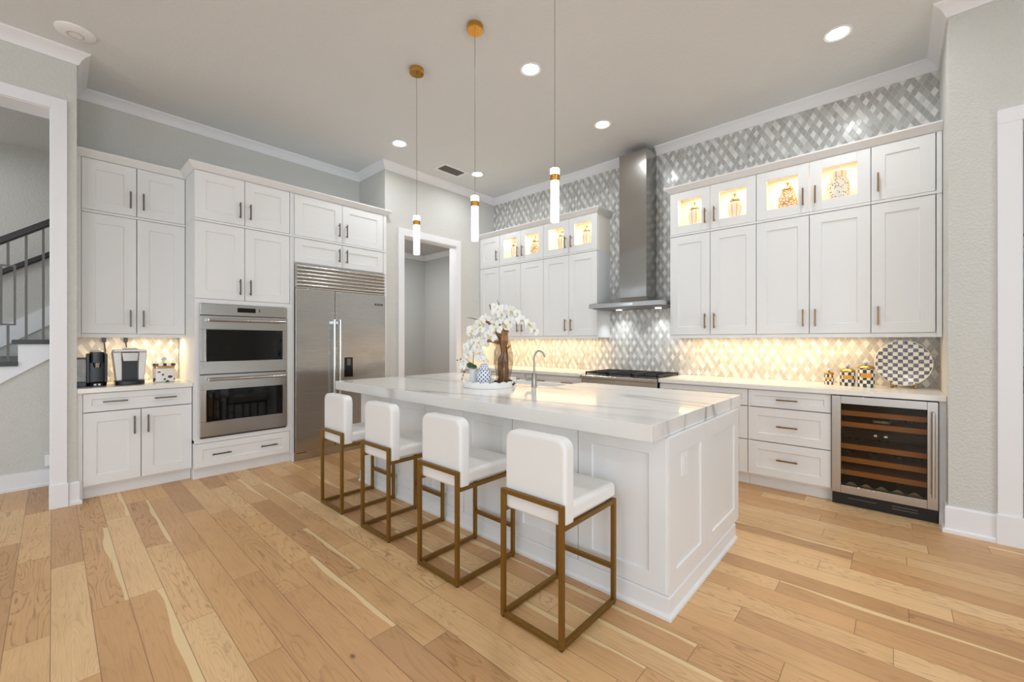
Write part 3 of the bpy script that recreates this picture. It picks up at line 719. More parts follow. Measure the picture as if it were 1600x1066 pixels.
# double wall oven: local x = world y + 3.957
ov = thing('double_wall_oven', 'stainless double wall oven with two dark glass doors in the white tower', 'oven', (TX, -3.957, 0), R90)
OW = 0.759
MB().box(0.005, OW - .005, 0.004, 0.60, 0.388, 1.664).build('body', 'stainless_dark', ov)
cp = MB().box(0, OW, -0.022, 0.0035, 1.556, 1.663).build('control_panel', 'stainless', ov, bevel=0.003)
MB().box(0.300, 0.460, -0.0235, -0.0215, 1.592, 1.636).build('display_screen', 'display', cp)
MB().box(0.492, 0.500, -0.0235, -0.0215, 1.600, 1.630).build('keypad', 'display', cp)
def oven_door(z0, z1, w0, w1, hz):
    d = MB().box(0, OW, -0.026, 0.0035, z0, w0).box(0, OW, -0.026, 0.0035, w1, z1).box(0, 0.045, -0.026, 0.0035, w0, w1).box(OW - .045, OW, -0.026, 0.0035, w0, w1).build('oven_door', 'stainless', ov, bevel=0.002, seg=1)
    MB().box(0.045, OW - .045, -0.020, 0.003, w0, w1).build('glass_window', 'dark_glass', d)
    f = MB()
    for b in ((0.038, OW - .038, w0 - .008, w0), (0.038, OW - .038, w1, w1 + .008), (0.038, 0.046, w0, w1), (OW - .046, OW - .038, w0, w1)): f.box(b[0], b[1], -0.030, -0.020, b[2], b[3])
    f.build('window_trim', 'chrome', d)
    MB().tube([(0.055, -0.075, hz), (OW - .035, -0.075, hz)], 0.0135, 16).box(0.062, 0.088, -0.072, -0.025, hz - .011, hz + .011).box(OW - .068, OW - .042, -0.072, -0.025, hz - .011, hz + .011).build('handle', 'chrome', d, smooth=True)
oven_door(0.996, 1.549, 1.114, 1.418, 1.508)
oven_door(0.404, 0.986, 0.545, 0.846, 0.944)
MB().box(0.01, OW - .01, -0.015, 0.0035, 0.388, 0.402).build('bottom_vent', 'dark_gap', ov)

# built-in refrigerator: local x = world y + 3.116
fr = thing('refrigerator', 'built-in stainless side-by-side refrigerator with a ribbed grille on top', 'refrigerator', (TX, -3.116, 0), R90)
FW = 1.086
MB().box(0.004, FW - .004, 0.004, 0.62, 0.0, 2.152).build('body', 'stainless_dark', fr)
g = MB().box(0, FW, -0.010, 0.0035, 1.890, 2.152)
gr = g.build('grille_panel', 'stainless', fr)
for i in range(6):
    z = 1.912 + i * 0.0405
    MB().prism([(-0.011, z - .004), (-0.030, z), (-0.036, z + .010), (-0.030, z + .024), (-0.011, z + .030)], 'x', 0.016, FW - .012).build('grille_slat', 'stainless', gr, smooth=True, angle=60)
d1 = MB().box(0.002, 0.434, -0.028, 0.0035, 0.105, 1.884).build('freezer_door', 'stainless_door', fr, bevel=0.003)
d2 = MB().box(0.440, FW - .002, -0.028, 0.0035, 0.105, 1.884).build('fridge_door', 'stainless_door', fr, bevel=0.003)
for dd, x in ((d1, 0.405), (d2, 0.472)):
    MB().tube([(x, -0.088, 0.58), (x, -0.088, 1.555)], 0.0145, 16).box(x - .011, x + .011, -0.086, -0.027, 1.505, 1.535).box(x - .011, x + .011, -0.086, -0.027, 0.60, 0.63).build('handle', 'chrome', dd, smooth=True)
dsp = MB().box(0.535, 0.660, -0.0305, -0.0275, 0.870, 1.165).build('water_dispenser', 'chrome', d2, bevel=0.001, seg=1)
MB().box(0.545, 0.650, -0.0325, -0.030, 0.885, 1.115).build('dispenser_recess', 'display', d2)
MB().box(0.575, 0.620, -0.040, -0.032, 1.02, 1.10).build('dispenser_spout', 'stainless_dark', d2)
MB().box(0.935, 1.045, -0.0295, -0.0275, 1.752, 1.776).build('badge', 'display', d2)
text('SUB-ZERO', d2, (0.99, -0.030, 1.764), 0.020, 'chrome', 'badge_lettering')
MB().box(0.0, FW, 0.000, 0.0035, 0.0, 0.098).build('toe_grille', 'stainless', fr)
MB().box(0.02, 0.13, -0.0015, 0.000, 0.075, 0.082).build('badge', 'dark_gap', fr)

# wine refrigerator under the right counter: local x = world x - 4.487
wf = thing('wine_refrigerator', 'undercounter wine refrigerator with wooden shelf fronts behind tinted glass', 'wine fridge', (4.487, -0.633, 0))
WW = 0.604
MB().box(0.003, 0.02, 0.004, 0.60, 0.10, 0.874).box(WW - .02, WW - .003, 0.004, 0.60, 0.10, 0.874).box(0.02, WW - .02, 0.004, 0.60, 0.10, 0.13).box(0.02, WW - .02, 0.004, 0.60, 0.855, 0.874).box(0.02, WW - .02, 0.58, 0.60, 0.13, 0.855).build('body', 'black_plastic', wf)
MB().box(0.0, WW, 0.02, 0.60, 0.0, 0.0995).build('toe_grille', 'black_plastic', wf)
MB().box(0.10, 0.27, 0.018, 0.0205, 0.055, 0.060).box(0.36, 0.50, 0.018, 0.0205, 0.04, 0.046).box(0.36, 0.50, 0.018, 0.0205, 0.06, 0.066).build('toe_vent', 'iron_grey', wf)
wd = MB().box(0, 0.058, -0.022, 0.0035, 0.102, 0.872).box(0.548, WW, -0.022, 0.0035, 0.102, 0.872).box(0.058, 0.548, -0.022, 0.0035, 0.102, 0.164).box(0.058, 0.548, -0.022, 0.0035, 0.812, 0.872).build('door_frame', 'stainless', wf, bevel=0.002, seg=1)
MB().box(0.058, 0.548, -0.016, -0.012, 0.164, 0.812).build('glass_pane', 'tinted_pane', wd)
MB().tube([(0.577, -0.072, 0.20), (0.577, -0.072, 0.80)], 0.010, 14).box(0.570, 0.584, -0.072, -0.021, 0.225, 0.245).box(0.570, 0.584, -0.072, -0.021, 0.755, 0.775).build('handle', 'chrome', wd, smooth=True)
for z in (0.735, 0.645, 0.470, 0.364, 0.262):
    MB().box(0.03, 0.575, 0.022, 0.042, z - .019, z + .019).box(0.05, 0.56, 0.05, 0.55, z - .008, z).build('wine_shelf', 'shelf_wood', wf)
cb = MB().box(0.03, 0.575, 0.030, 0.06, 0.548, 0.602).build('control_strip', 'display', wf)
text('42', cb, (0.265, 0.029, 0.575), 0.020, 'digit_white', 'display_digits'); text('60', cb, (0.325, 0.029, 0.575), 0.020, 'digit_white', 'display_digits')
nb = MB().box(0.25, 0.35, 0.018, 0.022, 0.676, 0.696).build('name_plate', 'iron_grey', wf)
text('SUB-ZERO', nb, (0.30, 0.0175, 0.686), 0.016, 'plastic_white', 'badge_lettering')
P = [(0.03, 0.135)] + [(0.03 + 0.545 * i / 60, 0.178 + 0.013 * math.cos(i / 60 * 2 * PI * 6)) for i in range(61)] + [(0.575, 0.135)]
MB().prism(P, 'y', 0.022, 0.030).build('wavy_rack', 'nickel', wf)
# bottles lying on the shelves
bot = None
for z, xs in ((0.479, (0.13, 0.31)), (0.371, (0.10, 0.24, 0.40, 0.50)), (0.166, (0.21, 0.40)), (0.654, (0.36, 0.46))):
    for x in xs:
        if bot is None:
            bot = thing('wine_bottle', '', 'bottle', (0, 0, 0))
            b = MB().lathe([(0, 0.0), (0.014, 0.0), (0.015, 0.09), (0.036, 0.15), (0.037, 0.30), (0, 0.30)], (0, 0, 0), 18)
            bmesh.ops.rotate(b.bm, verts=b.bm.verts, cent=(0, 0, 0), matrix=Matrix.Rotation(-PI / 2, 3, 'X')); b.build('bottle_body', 'bottle_glass', bot, smooth=True)
            b = MB().lathe([(0, 0.0), (0.0155, 0.0), (0.0165, 0.05), (0.015, 0.05)], (0, 0, 0), 18)
            bmesh.ops.rotate(b.bm, verts=b.bm.verts, cent=(0, 0, 0), matrix=Matrix.Rotation(-PI / 2, 3, 'X')); b.build('foil_cap', 'dark_wood', bot, smooth=True)
            o = bot
        else: o = dup(bot, (0, 0, 0), '')
        o.location = (4.487 + x, -0.633 + 0.085, z + 0.0365); o['label'] = 'dark wine bottle lying on a shelf inside the wine refrigerator'; o['group'] = 'bottles in the wine refrigerator'

# range hood ------------------------------------------------------------
hd = thing('range_hood', 'stainless chimney range hood on the mosaic wall above the range', 'range hood', (2.58, 0, 0))
hx0, hx1, hy = -0.460, 0.440, -0.500
MB().box(hx0, hx1, hy, -0.002, 1.700, 1.752).build('canopy_rim', 'stainless', hd, bevel=0.002, seg=1)
b = MB(); A = [(hx0, hy, 1.7525), (hx1, hy, 1.7525), (hx1, -0.002, 1.7525), (hx0, -0.002, 1.7525)]; B = [(-0.172, -0.283, 1.824), (0.170, -0.283, 1.824), (0.170, -0.002, 1.824), (-0.172, -0.002, 1.824)]
VA = [b.bm.verts.new(p) for p in A]; VB = [b.bm.verts.new(p) for p in B]
b.bm.faces.new(VA); b.bm.faces.new(VB)
for i in range(4): b.bm.faces.new((VA[i], VA[(i + 1) % 4], VB[(i + 1) % 4], VB[i]))
b.build('canopy_slope', 'stainless', hd)
MB().box(-0.172, 0.170, -0.283, -0.002, 1.8245, 3.535).build('chimney', 'stainless_vertical', hd, bevel=0.002, seg=1)
MB().box(-0.13, 0.11, hy - .002, hy, 1.716, 1.738).build('control_strip', 'chrome', hd)
MB().box(hx0 + .03, hx1 - .03, hy + .03, -0.03, 1.694, 1.700).build('filter', 'stainless_dark', hd)
for x in (-0.25, 0.25):
    MB().lathe([(0, 0), (0.035, 0), (0.035, -0.004), (0, -0.004)], (x, -0.14, 1.694), 20).build('lamp_lens', 'lamp_white', hd)
    area('hood_lamp_glow', (x, -0.14, 1.688), (0, 0, 0), 0.06, 0.06, 1.1, (0.93, 0.97, 1.0), hd, 'DISK', math.radians(100))

# range ------------------------------------------------------------------
rg = thing('gas_range', 'stainless gas range with black cast-iron grates under the hood', 'range', (2.585, 0, 0))
MB().box(-0.458, 0.458, -0.640, -0.03, 0.10, 0.900).build('body', 'stainless_dark', rg)
MB().box(-0.456, 0.456, -0.60, -0.06, 0, 0.0995).build('plinth', 'black_plastic', rg)
MB().prism([(-0.640, 0.872), (-0.700, 0.872), (-0.712, 0.880), (-0.712, 0.906), (-0.704, 0.914), (-0.640, 0.914)], 'x', -0.460, 0.460).build('front_rail', 'stainless', rg, bevel=0.002)
MB().box(-0.458, 0.458, -0.640, -0.03, 0.9005, 0.914).build('cooktop', 'cooktop', rg)
MB().box(-0.458, 0.458, -0.675, -0.6405, 0.735, 0.871).build('control_panel', 'stainless', rg, bevel=0.003)
for i in range(6):
    b = MB().lathe([(0, 0), (0.024, 0), (0.021, 0.035), (0, 0.035)], (0, 0, 0), 18)
    bmesh.ops.rotate(b.bm, verts=b.bm.verts, cent=(0, 0, 0), matrix=Matrix.Rotation(PI / 2, 3, 'X')); bmesh.ops.translate(b.bm, verts=b.bm.verts, vec=(-0.38 + i * 0.152, -0.675, 0.80)); b.build('knob', 'chrome', rg, smooth=True)
d = MB().box(-0.455, 0.455, -0.668, -0.6405, 0.14, 0.728).build('oven_door', 'stainless', rg, bevel=0.003)
MB().tube([(-0.40, -0.725, 0.69), (0.40, -0.725, 0.69)], 0.014, 14).box(-0.39, -0.37, -0.722, -0.667, 0.68, 0.70).box(0.37, 0.39, -0.722, -0.667, 0.68, 0.70).build('handle', 'chrome', d, smooth=True)
MB().box(-0.30, 0.30, -0.670, -0.667, 0.28, 0.58).build('glass_window', 'dark_glass', d)
for i in range(3):
    x0 = -0.445 + i * 0.298; x1 = x0 + 0.290; b = MB()
    for yy in (-0.610, -0.335, -0.062): b.box(x0, x1, yy, yy + .018, 0.930, 0.948)
    for xx in (x0, (x0 + x1) / 2 - .006, x1 - .014): b.box(xx, xx + .014, -0.610, -0.045, 0.930, 0.948)
    for yy in (-0.475, -0.20):
        for sx in (-1, 1): b.box((x0 + x1) / 2 + (sx * .035 if sx > 0 else -.12), (x0 + x1) / 2 + (.12 if sx > 0 else -.035), yy - .006, yy + .006, 0.930, 0.946)
    for xx in (x0, x1 - .014):
        for yy in (-0.610, -0.060): b.box(xx, xx + .014, yy, yy + .014, 0.914, 0.931)
    b.build('grate', 'black_iron', rg, bevel=0.002, seg=1)
    for yy in (-0.475, -0.20):
        MB().lathe([(0, 0), (0.05, 0), (0.05, 0.008), (0.032, 0.012), (0.032, 0.018), (0, 0.018)], ((x0 + x1) / 2, yy, 0.914), 20).build('burner', 'stainless_dark', rg)

# ------------------------------------------------------------------ pendants, downlights, ceiling fittings
PG = 'crystal pendants over the island'
def pendant(loc, label):
    t = thing('pendant_light', label, 'pendant light', loc, 0, PG)
    MB().lathe([(0, 0), (0.060, 0), (0.060, -0.036), (0.057, -0.040), (0, -0.040)], (0, 0, 0), 32).build('canopy', 'brass_polished', t, smooth=True)
    MB().tube([(0, 0, -0.039), (0, 0, -1.252)], 0.0016, 6).build('cord', 'iron_grey', t)
    MB().lathe([(0, -1.250), (0.026, -1.250), (0.029, -1.254), (0.029, -1.288), (0, -1.288)], (0, 0, 0), 24).build('lit_cap', 'lamp_white', t, smooth=True)
    MB().lathe([(0, -1.288), (0.0305, -1.288), (0.0305, -1.326), (0, -1.326)], (0, 0, 0), 24).build('band', 'brass_polished', t, smooth=True)
    MB().lathe([(0, -1.326), (0.0275, -1.326), (0.0275, -1.572), (0.024, -1.577), (0, -1.577)], (0, 0, 0), 24).build('crystal_rod', 'lit_crystal', t, smooth=True)
    return t
p0 = pendant((1.858, -2.80, H), 'slim crystal pendant on a brass canopy, nearest the refrigerator')
p1 = dup(p0, (2.588, -2.80, H), 'slim crystal pendant on a brass canopy, middle of the three', PG)
p2 = dup(p0, (3.314, -2.80, H), 'slim crystal pendant hanging in front of the wall cabinets by the hood', PG)

CANS = [(4.546, -0.915, 'round recessed ceiling light above the wine refrigerator end'), (2.577, -2.150, 'round recessed ceiling light between the middle and hood-side pendants'),
        (2.560, -0.935, 'round recessed ceiling light in front of the range hood'), (0.586, -2.155, 'round recessed ceiling light near the refrigerator corner'),
        (0.597, -0.924, 'round recessed ceiling light near the air vent and pantry corner'), (4.55, -2.15, None), (3.6, -5.6, None), (6.2, -3.4, None), (6.2, -5.8, None), (1.2, -6.6, None), (3.6, -8.0, None)]
c0 = thing('recessed_light', '', 'ceiling light', (0, 0, H))
MB().lathe([(0.068, -0.0005), (0.094, -0.0005), (0.094, -0.006), (0.084, -0.010), (0.068, -0.004)], (0, 0, 0), 36, True).build('trim_ring', 'trim_paint', c0, smooth=True)
MB().lathe([(0, -0.001), (0.068, -0.001), (0.068, -0.004), (0, -0.004)], (0, 0, 0), 32).build('lens', 'lamp_white', c0)
first = True
for x, y, lb in CANS:
    lb = lb or 'round recessed ceiling light over the room behind the island'
    if first: o = c0; o.location = (x, y, H); o['label'] = lb; o['group'] = 'recessed ceiling lights'; first = False
    else: o = dup(c0, (x, y, H), lb, 'recessed ceiling lights')
for x, y, lb in CANS:
    area('downlight_glow', (x, y, H - 0.014), (0, 0, 0), 0.13, 0.13, 7.4, (0.94, 0.975, 1.0), None, 'DISK', math.radians(165))

sd = thing('ceiling_speaker', 'round white speaker plate on the ceiling by the stair opening', 'speaker', (0.338, -4.773, H))
MB().lathe([(0, -0.0005), (0.112, -0.0005), (0.110, -0.010), (0.094, -0.020), (0.046, -0.024), (0, -0.024)], (0, 0, 0), 40).build('cover', 'plastic_white', sd, smooth=True)
MB().lathe([(0.040, -0.0235), (0.048, -0.0235), (0.048, -0.027), (0.040, -0.027)], (0, 0, 0), 32, True).build('ring', 'grey_paint', sd, smooth=True)
av = thing('air_vent', 'rectangular slatted air vent in the ceiling near the pantry corner', 'vent', (0.435, -1.255, H))
MB().box(-.085, .085, -.17, .17, -0.003, -0.0005).build('backing', 'vent_dark', av)
MB().box(-.125, -.085, -.21, .21, -0.012, 0).box(.085, .125, -.21, .21, -0.012, 0).box(-.085, .085, -.21, -.17, -0.012, 0).box(-.085, .085, .17, .21, -0.012, 0).build('frame', 'trim_paint', av, bevel=0.002)
for i in range(7):
    x = -0.07 + i * 0.0235
    MB().prism([(x - .009, -0.012), (x - .007, -0.013), (x + .009, -0.004), (x + .007, -0.003)], 'y', -.17, .17).build('slat', 'iron_grey', av)

# ------------------------------------------------------------------ stair
st = thing('staircase', 'open staircase with white risers and black treads beyond the tall opening', 'staircase', (0, 0, 0))
RISE, RUN = 0.191, 0.1405 * 1.0
def zt(y): return y
b = MB()
RUN = 0.265
steps = [(-6.49, 0.003)]
for i in range(-5, 1):
    y = -5.092 + i * RUN; z = 1.281 + i * RISE; y1 = min(y + RUN, -4.905)
    MB().box(-2.79, -0.921, y, y1 + (.02 if i < 0 else 0), z - RISE, z - 0.0005).build('riser', 'trim_paint', st)
    MB().prism([(y - .036, z + .008), (y - .028, z), (y1 - .002, z), (y1 - .002, z + .040), (y - .030, z + .040), (y - .036, z + .032)], 'x', -2.79, -0.772).build('tread', 'dark_wood', st)
    steps += [(y, max(0.1, z - RISE - .001)), (y, z - .001)]
steps += [(-4.906, 1.280), (-4.906, zy(-4.906))]
MB().prism(steps, 'x', -0.920, -0.795).build('stringer', 'trim_paint', st)
MB().prism([(-6.6, .30), (-4.906, 1.30 + .21), (-4.906, 1.75), (-6.6, .54)], 'x', -2.798, -2.780).build('skirt_board', 'trim_paint', st)
rl = thing('stair_railing', 'dark wooden handrail on grey iron balusters beside the stairs', 'railing', (0, 0, 0))
hs = (2.384 - 2.165) / (5.192 - 4.904); hr = lambda y: 2.165 + (y + 5.192) * hs
MB().prism([(-6.6, hr(-6.6) - .033), (-4.60, hr(-4.60) - .033), (-4.60, hr(-4.60) + .034), (-6.6, hr(-6.6) + .034)], 'x', -0.835, -0.765).build('handrail', 'dark_wood', rl, bevel=0.010, seg=3)
def tread_top(y): return 1.321 + math.floor((y + 5.128) / RUN) * RISE
for y in (-5.045, -4.944, -5.35, -5.47, -5.60, -5.76): MB().box(-0.808, -0.792, y - .008, y + .008, tread_top(y) + .0005, hr(y) - .030).build('baluster', 'iron_grey', rl)
y = -5.148
b = MB().box(-0.808, -0.792, y - .008, y + .008, tread_top(y) + .0005, 1.445).box(-0.808, -0.792, y - .008, y + .008, 1.968, hr(y) - .030)
b.box(-0.808, -0.792, y - .045, y + .045, 1.445, 1.459).box(-0.808, -0.792, y - .045, y + .045, 1.954, 1.968).box(-0.808, -0.792, y - .045, y - .031, 1.459, 1.954).box(-0.808, -0.792, y + .031, y + .045, 1.459, 1.954)
b.build('baluster', 'iron_grey', rl)['label'] = 'grey iron baluster with a tall rectangular frame'
r2 = MB().prism([(-6.6, 2.135 - 1.355 * .70 - .034), (-4.2, 2.135 + 1.045 * .70 - .034), (-4.2, 2.135 + 1.045 * .70 + .034), (-6.6, 2.135 - 1.355 * .70 + .034)], 'x', -2.80, -2.74).build('wall_handrail', 'dark_wood', bevel=0.01)
tag(r2, 'dark wooden handrail fixed to the far wall of the stairs', 'handrail')
nl = MB().box(-0.820, -0.785, -4.935, -4.880, 0.178, 0.282).build('plug_in_light', 'plastic_white', bevel=0.006)
tag(nl, 'small white plug-in light low on the wall under the stairs', 'night light')

# ------------------------------------------------------------------ coffee corner (counter top z = 0.920)
CT = 0.9205
def place(name, label, cat, x, y, z, rz=0.0, group=None): return thing(name, label, cat, (x, y, z), rz, group)
bk = place('coffee_maker', 'black capsule coffee maker at the back of the coffee counter', 'coffee maker', -0.268, -4.631, CT, R90)
bk.scale = (.74, .95, .98)
MB().prism(rounded(-.088, .088, -.10, .085, .085, .03, 8), 'z', 0, 0.030).build('base', 'black_plastic', bk, bevel=0.004)
MB().prism(rounded(-.086, .086, -.030, .085, .03, .03, 6), 'z', 0.030, 0.285).build('body', 'black_plastic', bk, bevel=0.006, smooth=True)
MB().box(-.088, -.060, -.085, -.030, 0.030, 0.285).box(.060, .088, -.085, -.030, 0.030, 0.285).build('side_panel', 'black_plastic', bk, bevel=0.006)
MB().prism(rounded(-.060, .060, -.095, -.028, .03, .002, 6), 'z', 0.205, 0.300).build('brew_head', 'black_plastic', bk, bevel=0.006)
MB().lathe([(0, 0.30), (0.058, 0.30), (0.050, 0.314), (0, 0.318)], (0, -.03, 0)).build('lid', 'silver_plastic', bk, smooth=True)
MB().lathe([(0, 0.165), (0.026, 0.165), (0.034, 0.205), (0, 0.205)], (0, -.065, 0)).build('nozzle', 'chrome', bk, smooth=True)
MB().box(-.028, .028, -.0995, -.0955, 0.008, 0.022).build('badge', 'silver_plastic', bk)
sv = place('coffee_maker', 'silver single-serve coffee maker with a dark front panel', 'coffee maker', -0.262, -4.419, CT, R90)
MB().prism(rounded(-.098, .098, -.13, .10, .06, .03, 8), 'z', 0, 0.036).build('drip_base', 'black_plastic', sv, bevel=0.005)
b = MB()
for sx in (-1, 1):
    poly = [(sx * .054, 0.036), (sx * .092, 0.036), (sx * .116, 0.290), (sx * .054, 0.290)]
    b.prism(poly if sx > 0 else poly[::-1], 'y', -.075, .10)
b.build('side_panel', 'silver_plastic', sv, bevel=0.008, seg=3)
MB().box(-.0535, .0535, -.030, .095, 0.036, 0.290).build('front_panel', 'black_plastic', sv)
MB().prism([(-.117, .290), (.117, .290), (.102, .316), (-.102, .316)], 'y', -.085, .095).build('lid', 'silver_plastic', sv, bevel=0.008, seg=3)
MB().prism([(-.060, .288), (-.050, .205), (.050, .205), (.060, .288)], 'y', -.092, -.030).build('brew_head', 'nickel', sv, bevel=0.008, seg=3)
MB().prism([(-.050, .317), (.050, .317), (.040, .330), (-.040, .330)], 'y', -.090, .02).build('handle', 'silver_plastic', sv, bevel=0.004)
ck = place('cookie_jar', 'patterned ceramic cookie jar with dotted lid and knob by the coffee makers', 'jar', -0.300, -4.172, CT, R90)
ck.scale = (.80, .9, 1.03)
MB().prism(rounded(-.100, .100, -.070, .070, .03, .03, 5), 'z', 0.0, 0.128).build('jar_body', 'jar_art', ck, bevel=0.010, seg=3)
MB().prism(rounded(-.098, .098, -.068, .068, .03, .03, 5), 'z', 0.1285, 0.144).build('rim', 'gold', ck)
MB().prism(rounded(-.104, .104, -.072, .072, .03, .03, 5), 'z', 0.1445, 0.172).build('lid', 'checker_enamel', ck, bevel=0.006)
MB().lathe([(0, .172), (.022, .172), (.012, .186), (.010, .196), (.024, .206), (.026, .218), (.014, .228), (0, .229)]).build('knob', 'lattice_china', ck, smooth=True)
gt = place('water_tank', 'clear tank with a black lid and base beside the black coffee maker', 'tank', -0.25, -4.7245, CT, R90)
gt.scale = (.72, .8, 1.2)
MB().box(-.040, .040, -.075, .10, 0, 0.035).build('base', 'black_plastic', gt, bevel=0.004)
MB().box(-.037, .037, -.072, .097, 0.0355, 0.195).build('tank_body', 'smoke_glass', gt)
MB().box(-.040, .040, -.075, .10, 0.1955, 0.206).build('lid', 'black_plastic', gt, bevel=0.003)
for i, (y, d) in enumerate(((-4.56, 0.19), (-4.41, 0.10))):
    pc = thing('power_cord', ('black power cord hanging behind the black coffee maker', 'black power cord hanging behind the silver coffee maker')[i], 'cord', (-0.648, y, 0), 0)
    MB().box(-.012, .014, -.014, .014, 1.298, 1.352).build('plug', 'black_plastic', pc, bevel=0.003)
    MB().tube([(0, 0, 1.30), (0, 0.004, 1.27), (0, 0.008, 1.22), (0.004, 0.004, 1.15), (0.0, -.004, 1.02), (0.006, -.004, 0.926)], 0.0045, 8).build('cable', 'black_rubber', pc, smooth=True)

# ------------------------------------------------------------------ right counter: canisters and platter
def canister(label, x, y, r, hb, hk):
    t = thing('canister', label, 'canister', (x, y, CT), math.radians(20), 'checkered canisters')
    MB().lathe([(0, 0), (r * .96, 0), (r, .004), (r, hb - .006), (r * .93, hb), (0, hb)], (0, 0, 0), 32).build('canister_body', 'checker_enamel', t, smooth=True)
    MB().lathe([(r * .9, hb), (r * 1.03, hb + .003), (r * 1.03, hb + .010), (r * .8, hb + .022), (r * .3, hb + (hk - hb) * .45), (.008, hb + (hk - hb) * .5), (0, hb + (hk - hb) * .5)], (0, 0, 0), 32).build('lid', 'gold', t, smooth=True)
    kz = hb + (hk - hb) * .5; kr = (hk - kz) * .5
    MB().lathe([(0, kz)] + [(kr * math.sin(a), kz + kr - kr * math.cos(a)) for a in [PI * i / 10 for i in range(1, 10)]] + [(0, kz + 2 * kr)], (0, 0, 0), 20).build('knob', 'lattice_china', t, smooth=True)
    a = -PI / 2 - math.radians(38); q = MB()
    q.box(-r * .62, r * .62, -r - .0045, -r * .72, hb * .52, hb * .76).build('label_plate', 'orange_plate', t, bevel=0.001, seg=1).rotation_euler = (0, 0, -math.radians(16))
canister('smallest of three checkered canisters, farthest from the platter', 4.427, -0.200, 0.036, 0.088, 0.142)
canister('middle-sized checkered canister between the other two', 4.557, -0.205, 0.054, 0.122, 0.190)
canister('tallest checkered canister, right next to the platter', 4.682, -0.242, 0.057, 0.154, 0.218)
TL = math.radians(-14)
pl = thing('platter', 'large round black-and-white checkered platter propped on a stand', 'platter', (4.912, -0.125, CT + 0.205))
pl.rotation_euler = (TL, 0, 0)
b = MB().lathe([(0, 0.010), (0.095, 0.010), (0.125, 0.0), (0.186, -0.014), (0.190, -0.012), (0.127, 0.006), (0.096, 0.017), (0, 0.017)], (0, 0, 0), 56)
bmesh.ops.rotate(b.bm, verts=b.bm.verts, cent=(0, 0, 0), matrix=Matrix.Rotation(-PI / 2, 3, 'X'))
for v in b.bm.verts: v.co.x *= 0.93
b.build('dish', 'checker_plate', pl, smooth=True)
b = MB().lathe([(0.186, 0), (0.190, 0.003), (0.193, 0), (0.190, -0.003)], (0, 0, -0.013), 56, True)
bmesh.ops.rotate(b.bm, verts=b.bm.verts, cent=(0, 0, 0), matrix=Matrix.Rotation(-PI / 2, 3, 'X'))
for v in b.bm.verts: v.co.x *= 0.93
b.build('rim', 'porcelain', pl, smooth=True)
ps = thing('plate_stand', 'cream wire plate stand holding the checkered platter', 'stand', (4.912, -0.125, CT))
for sx in (-1, 1):
    x = sx * 0.075
    MB().tube([(x, -0.092, 0.052), (x, -0.098, 0.030), (x, -0.088, 0.010), (x, -0.070, 0.0055), (x * .9, 0.02, 0.0055), (x * .5, 0.110, 0.0055)], 0.005, 8).build('foot', 'gold', ps, smooth=True)
    MB().tube([(x * .5, 0.110, 0.0055), (x * .5, 0.085, 0.12), (x * .4, 0.105, 0.30)], 0.005, 8).build('prop', 'gold', ps, smooth=True)

# ------------------------------------------------------------------ urns in the display cabinets
def urn(name, label, x, z, kind):
    t = thing(name, label, 'jar' if kind in ('hex', 'spot') else 'urn', (x, -0.160, z), 0, 'china in the lit cabinets')
    if kind == 'striped':
        P = [(0, 0), (.036, 0), (.036, .012), (.030, .022), (.044, .09), (.062, .16), (.067, .205), (.058, .242), (.040, .262), (0, .262)]; m = 'striped_china'
    elif kind == 'hex': P = [(0, 0), (.045, 0), (.060, .05), (.078, .12), (.080, .16), (.070, .215), (.048, .252), (.044, .262), (0, .262)]; m = 'hex_china'
    else: P = [(0, 0), (.070, 0), (.080, .02), (.082, .19), (.080, .245), (.062, .268), (.060, .278), (0, .278)]; m = 'spotted_china'
    MB().lathe(P, (0, 0, 0), 32).build('vessel', m, t, smooth=True)
    h = P[-1][1]
    if kind == 'spot': MB().lathe([(.055, h), (.060, h + .004), (.060, h + .058), (.050, h + .070), (0, h + .072)], (0, 0, 0), 32).build('lid', 'striped_china', t, smooth=True)
    else:
        MB().lathe([(.040, h), (.048, h + .004), (.048, h + .014), (.030, h + .034), (.012, h + .044), (0, h + .045)], (0, 0, 0), 28).build('lid', 'gold' , t, smooth=True)
        MB().lathe([(0, h + .045), (.010, h + .047), (.006, h + .056), (.014, h + .068), (.014, h + .078), (0, h + .088)], (0, 0, 0), 20).build('finial', 'gold', t, smooth=True)
UZ = 2.4805
urn('lidded_urn', 'gold-striped lidded urn in the lit cabinet pane closest to the hood on its right', 3.249, UZ, 'striped')
urn('lidded_urn', 'gold-striped lidded urn behind the second lit pane right of the hood', 3.648, UZ, 'striped')
urn('ginger_jar', 'round honeycomb-patterned jar with gold lid behind a lit pane', 4.108, UZ, 'hex')
urn('spotted_jar', 'large spotted white jar with a flat lid behind a lit pane', 4.489, UZ, 'spot')
urn('lidded_urn', 'lidded urn behind the lit pane nearest the pantry corner', 0.605, UZ, 'striped')
urn('ginger_jar', 'honeycomb jar behind the second lit pane from the pantry corner', 1.010, UZ - .02 + .02, 'hex')
urn('lidded_urn', 'lidded urn behind the third lit pane from the pantry corner', 1.478, UZ, 'striped')
urn('lidded_urn', 'gold-striped lidded urn behind the lit pane just left of the hood', 1.875, UZ, 'striped')

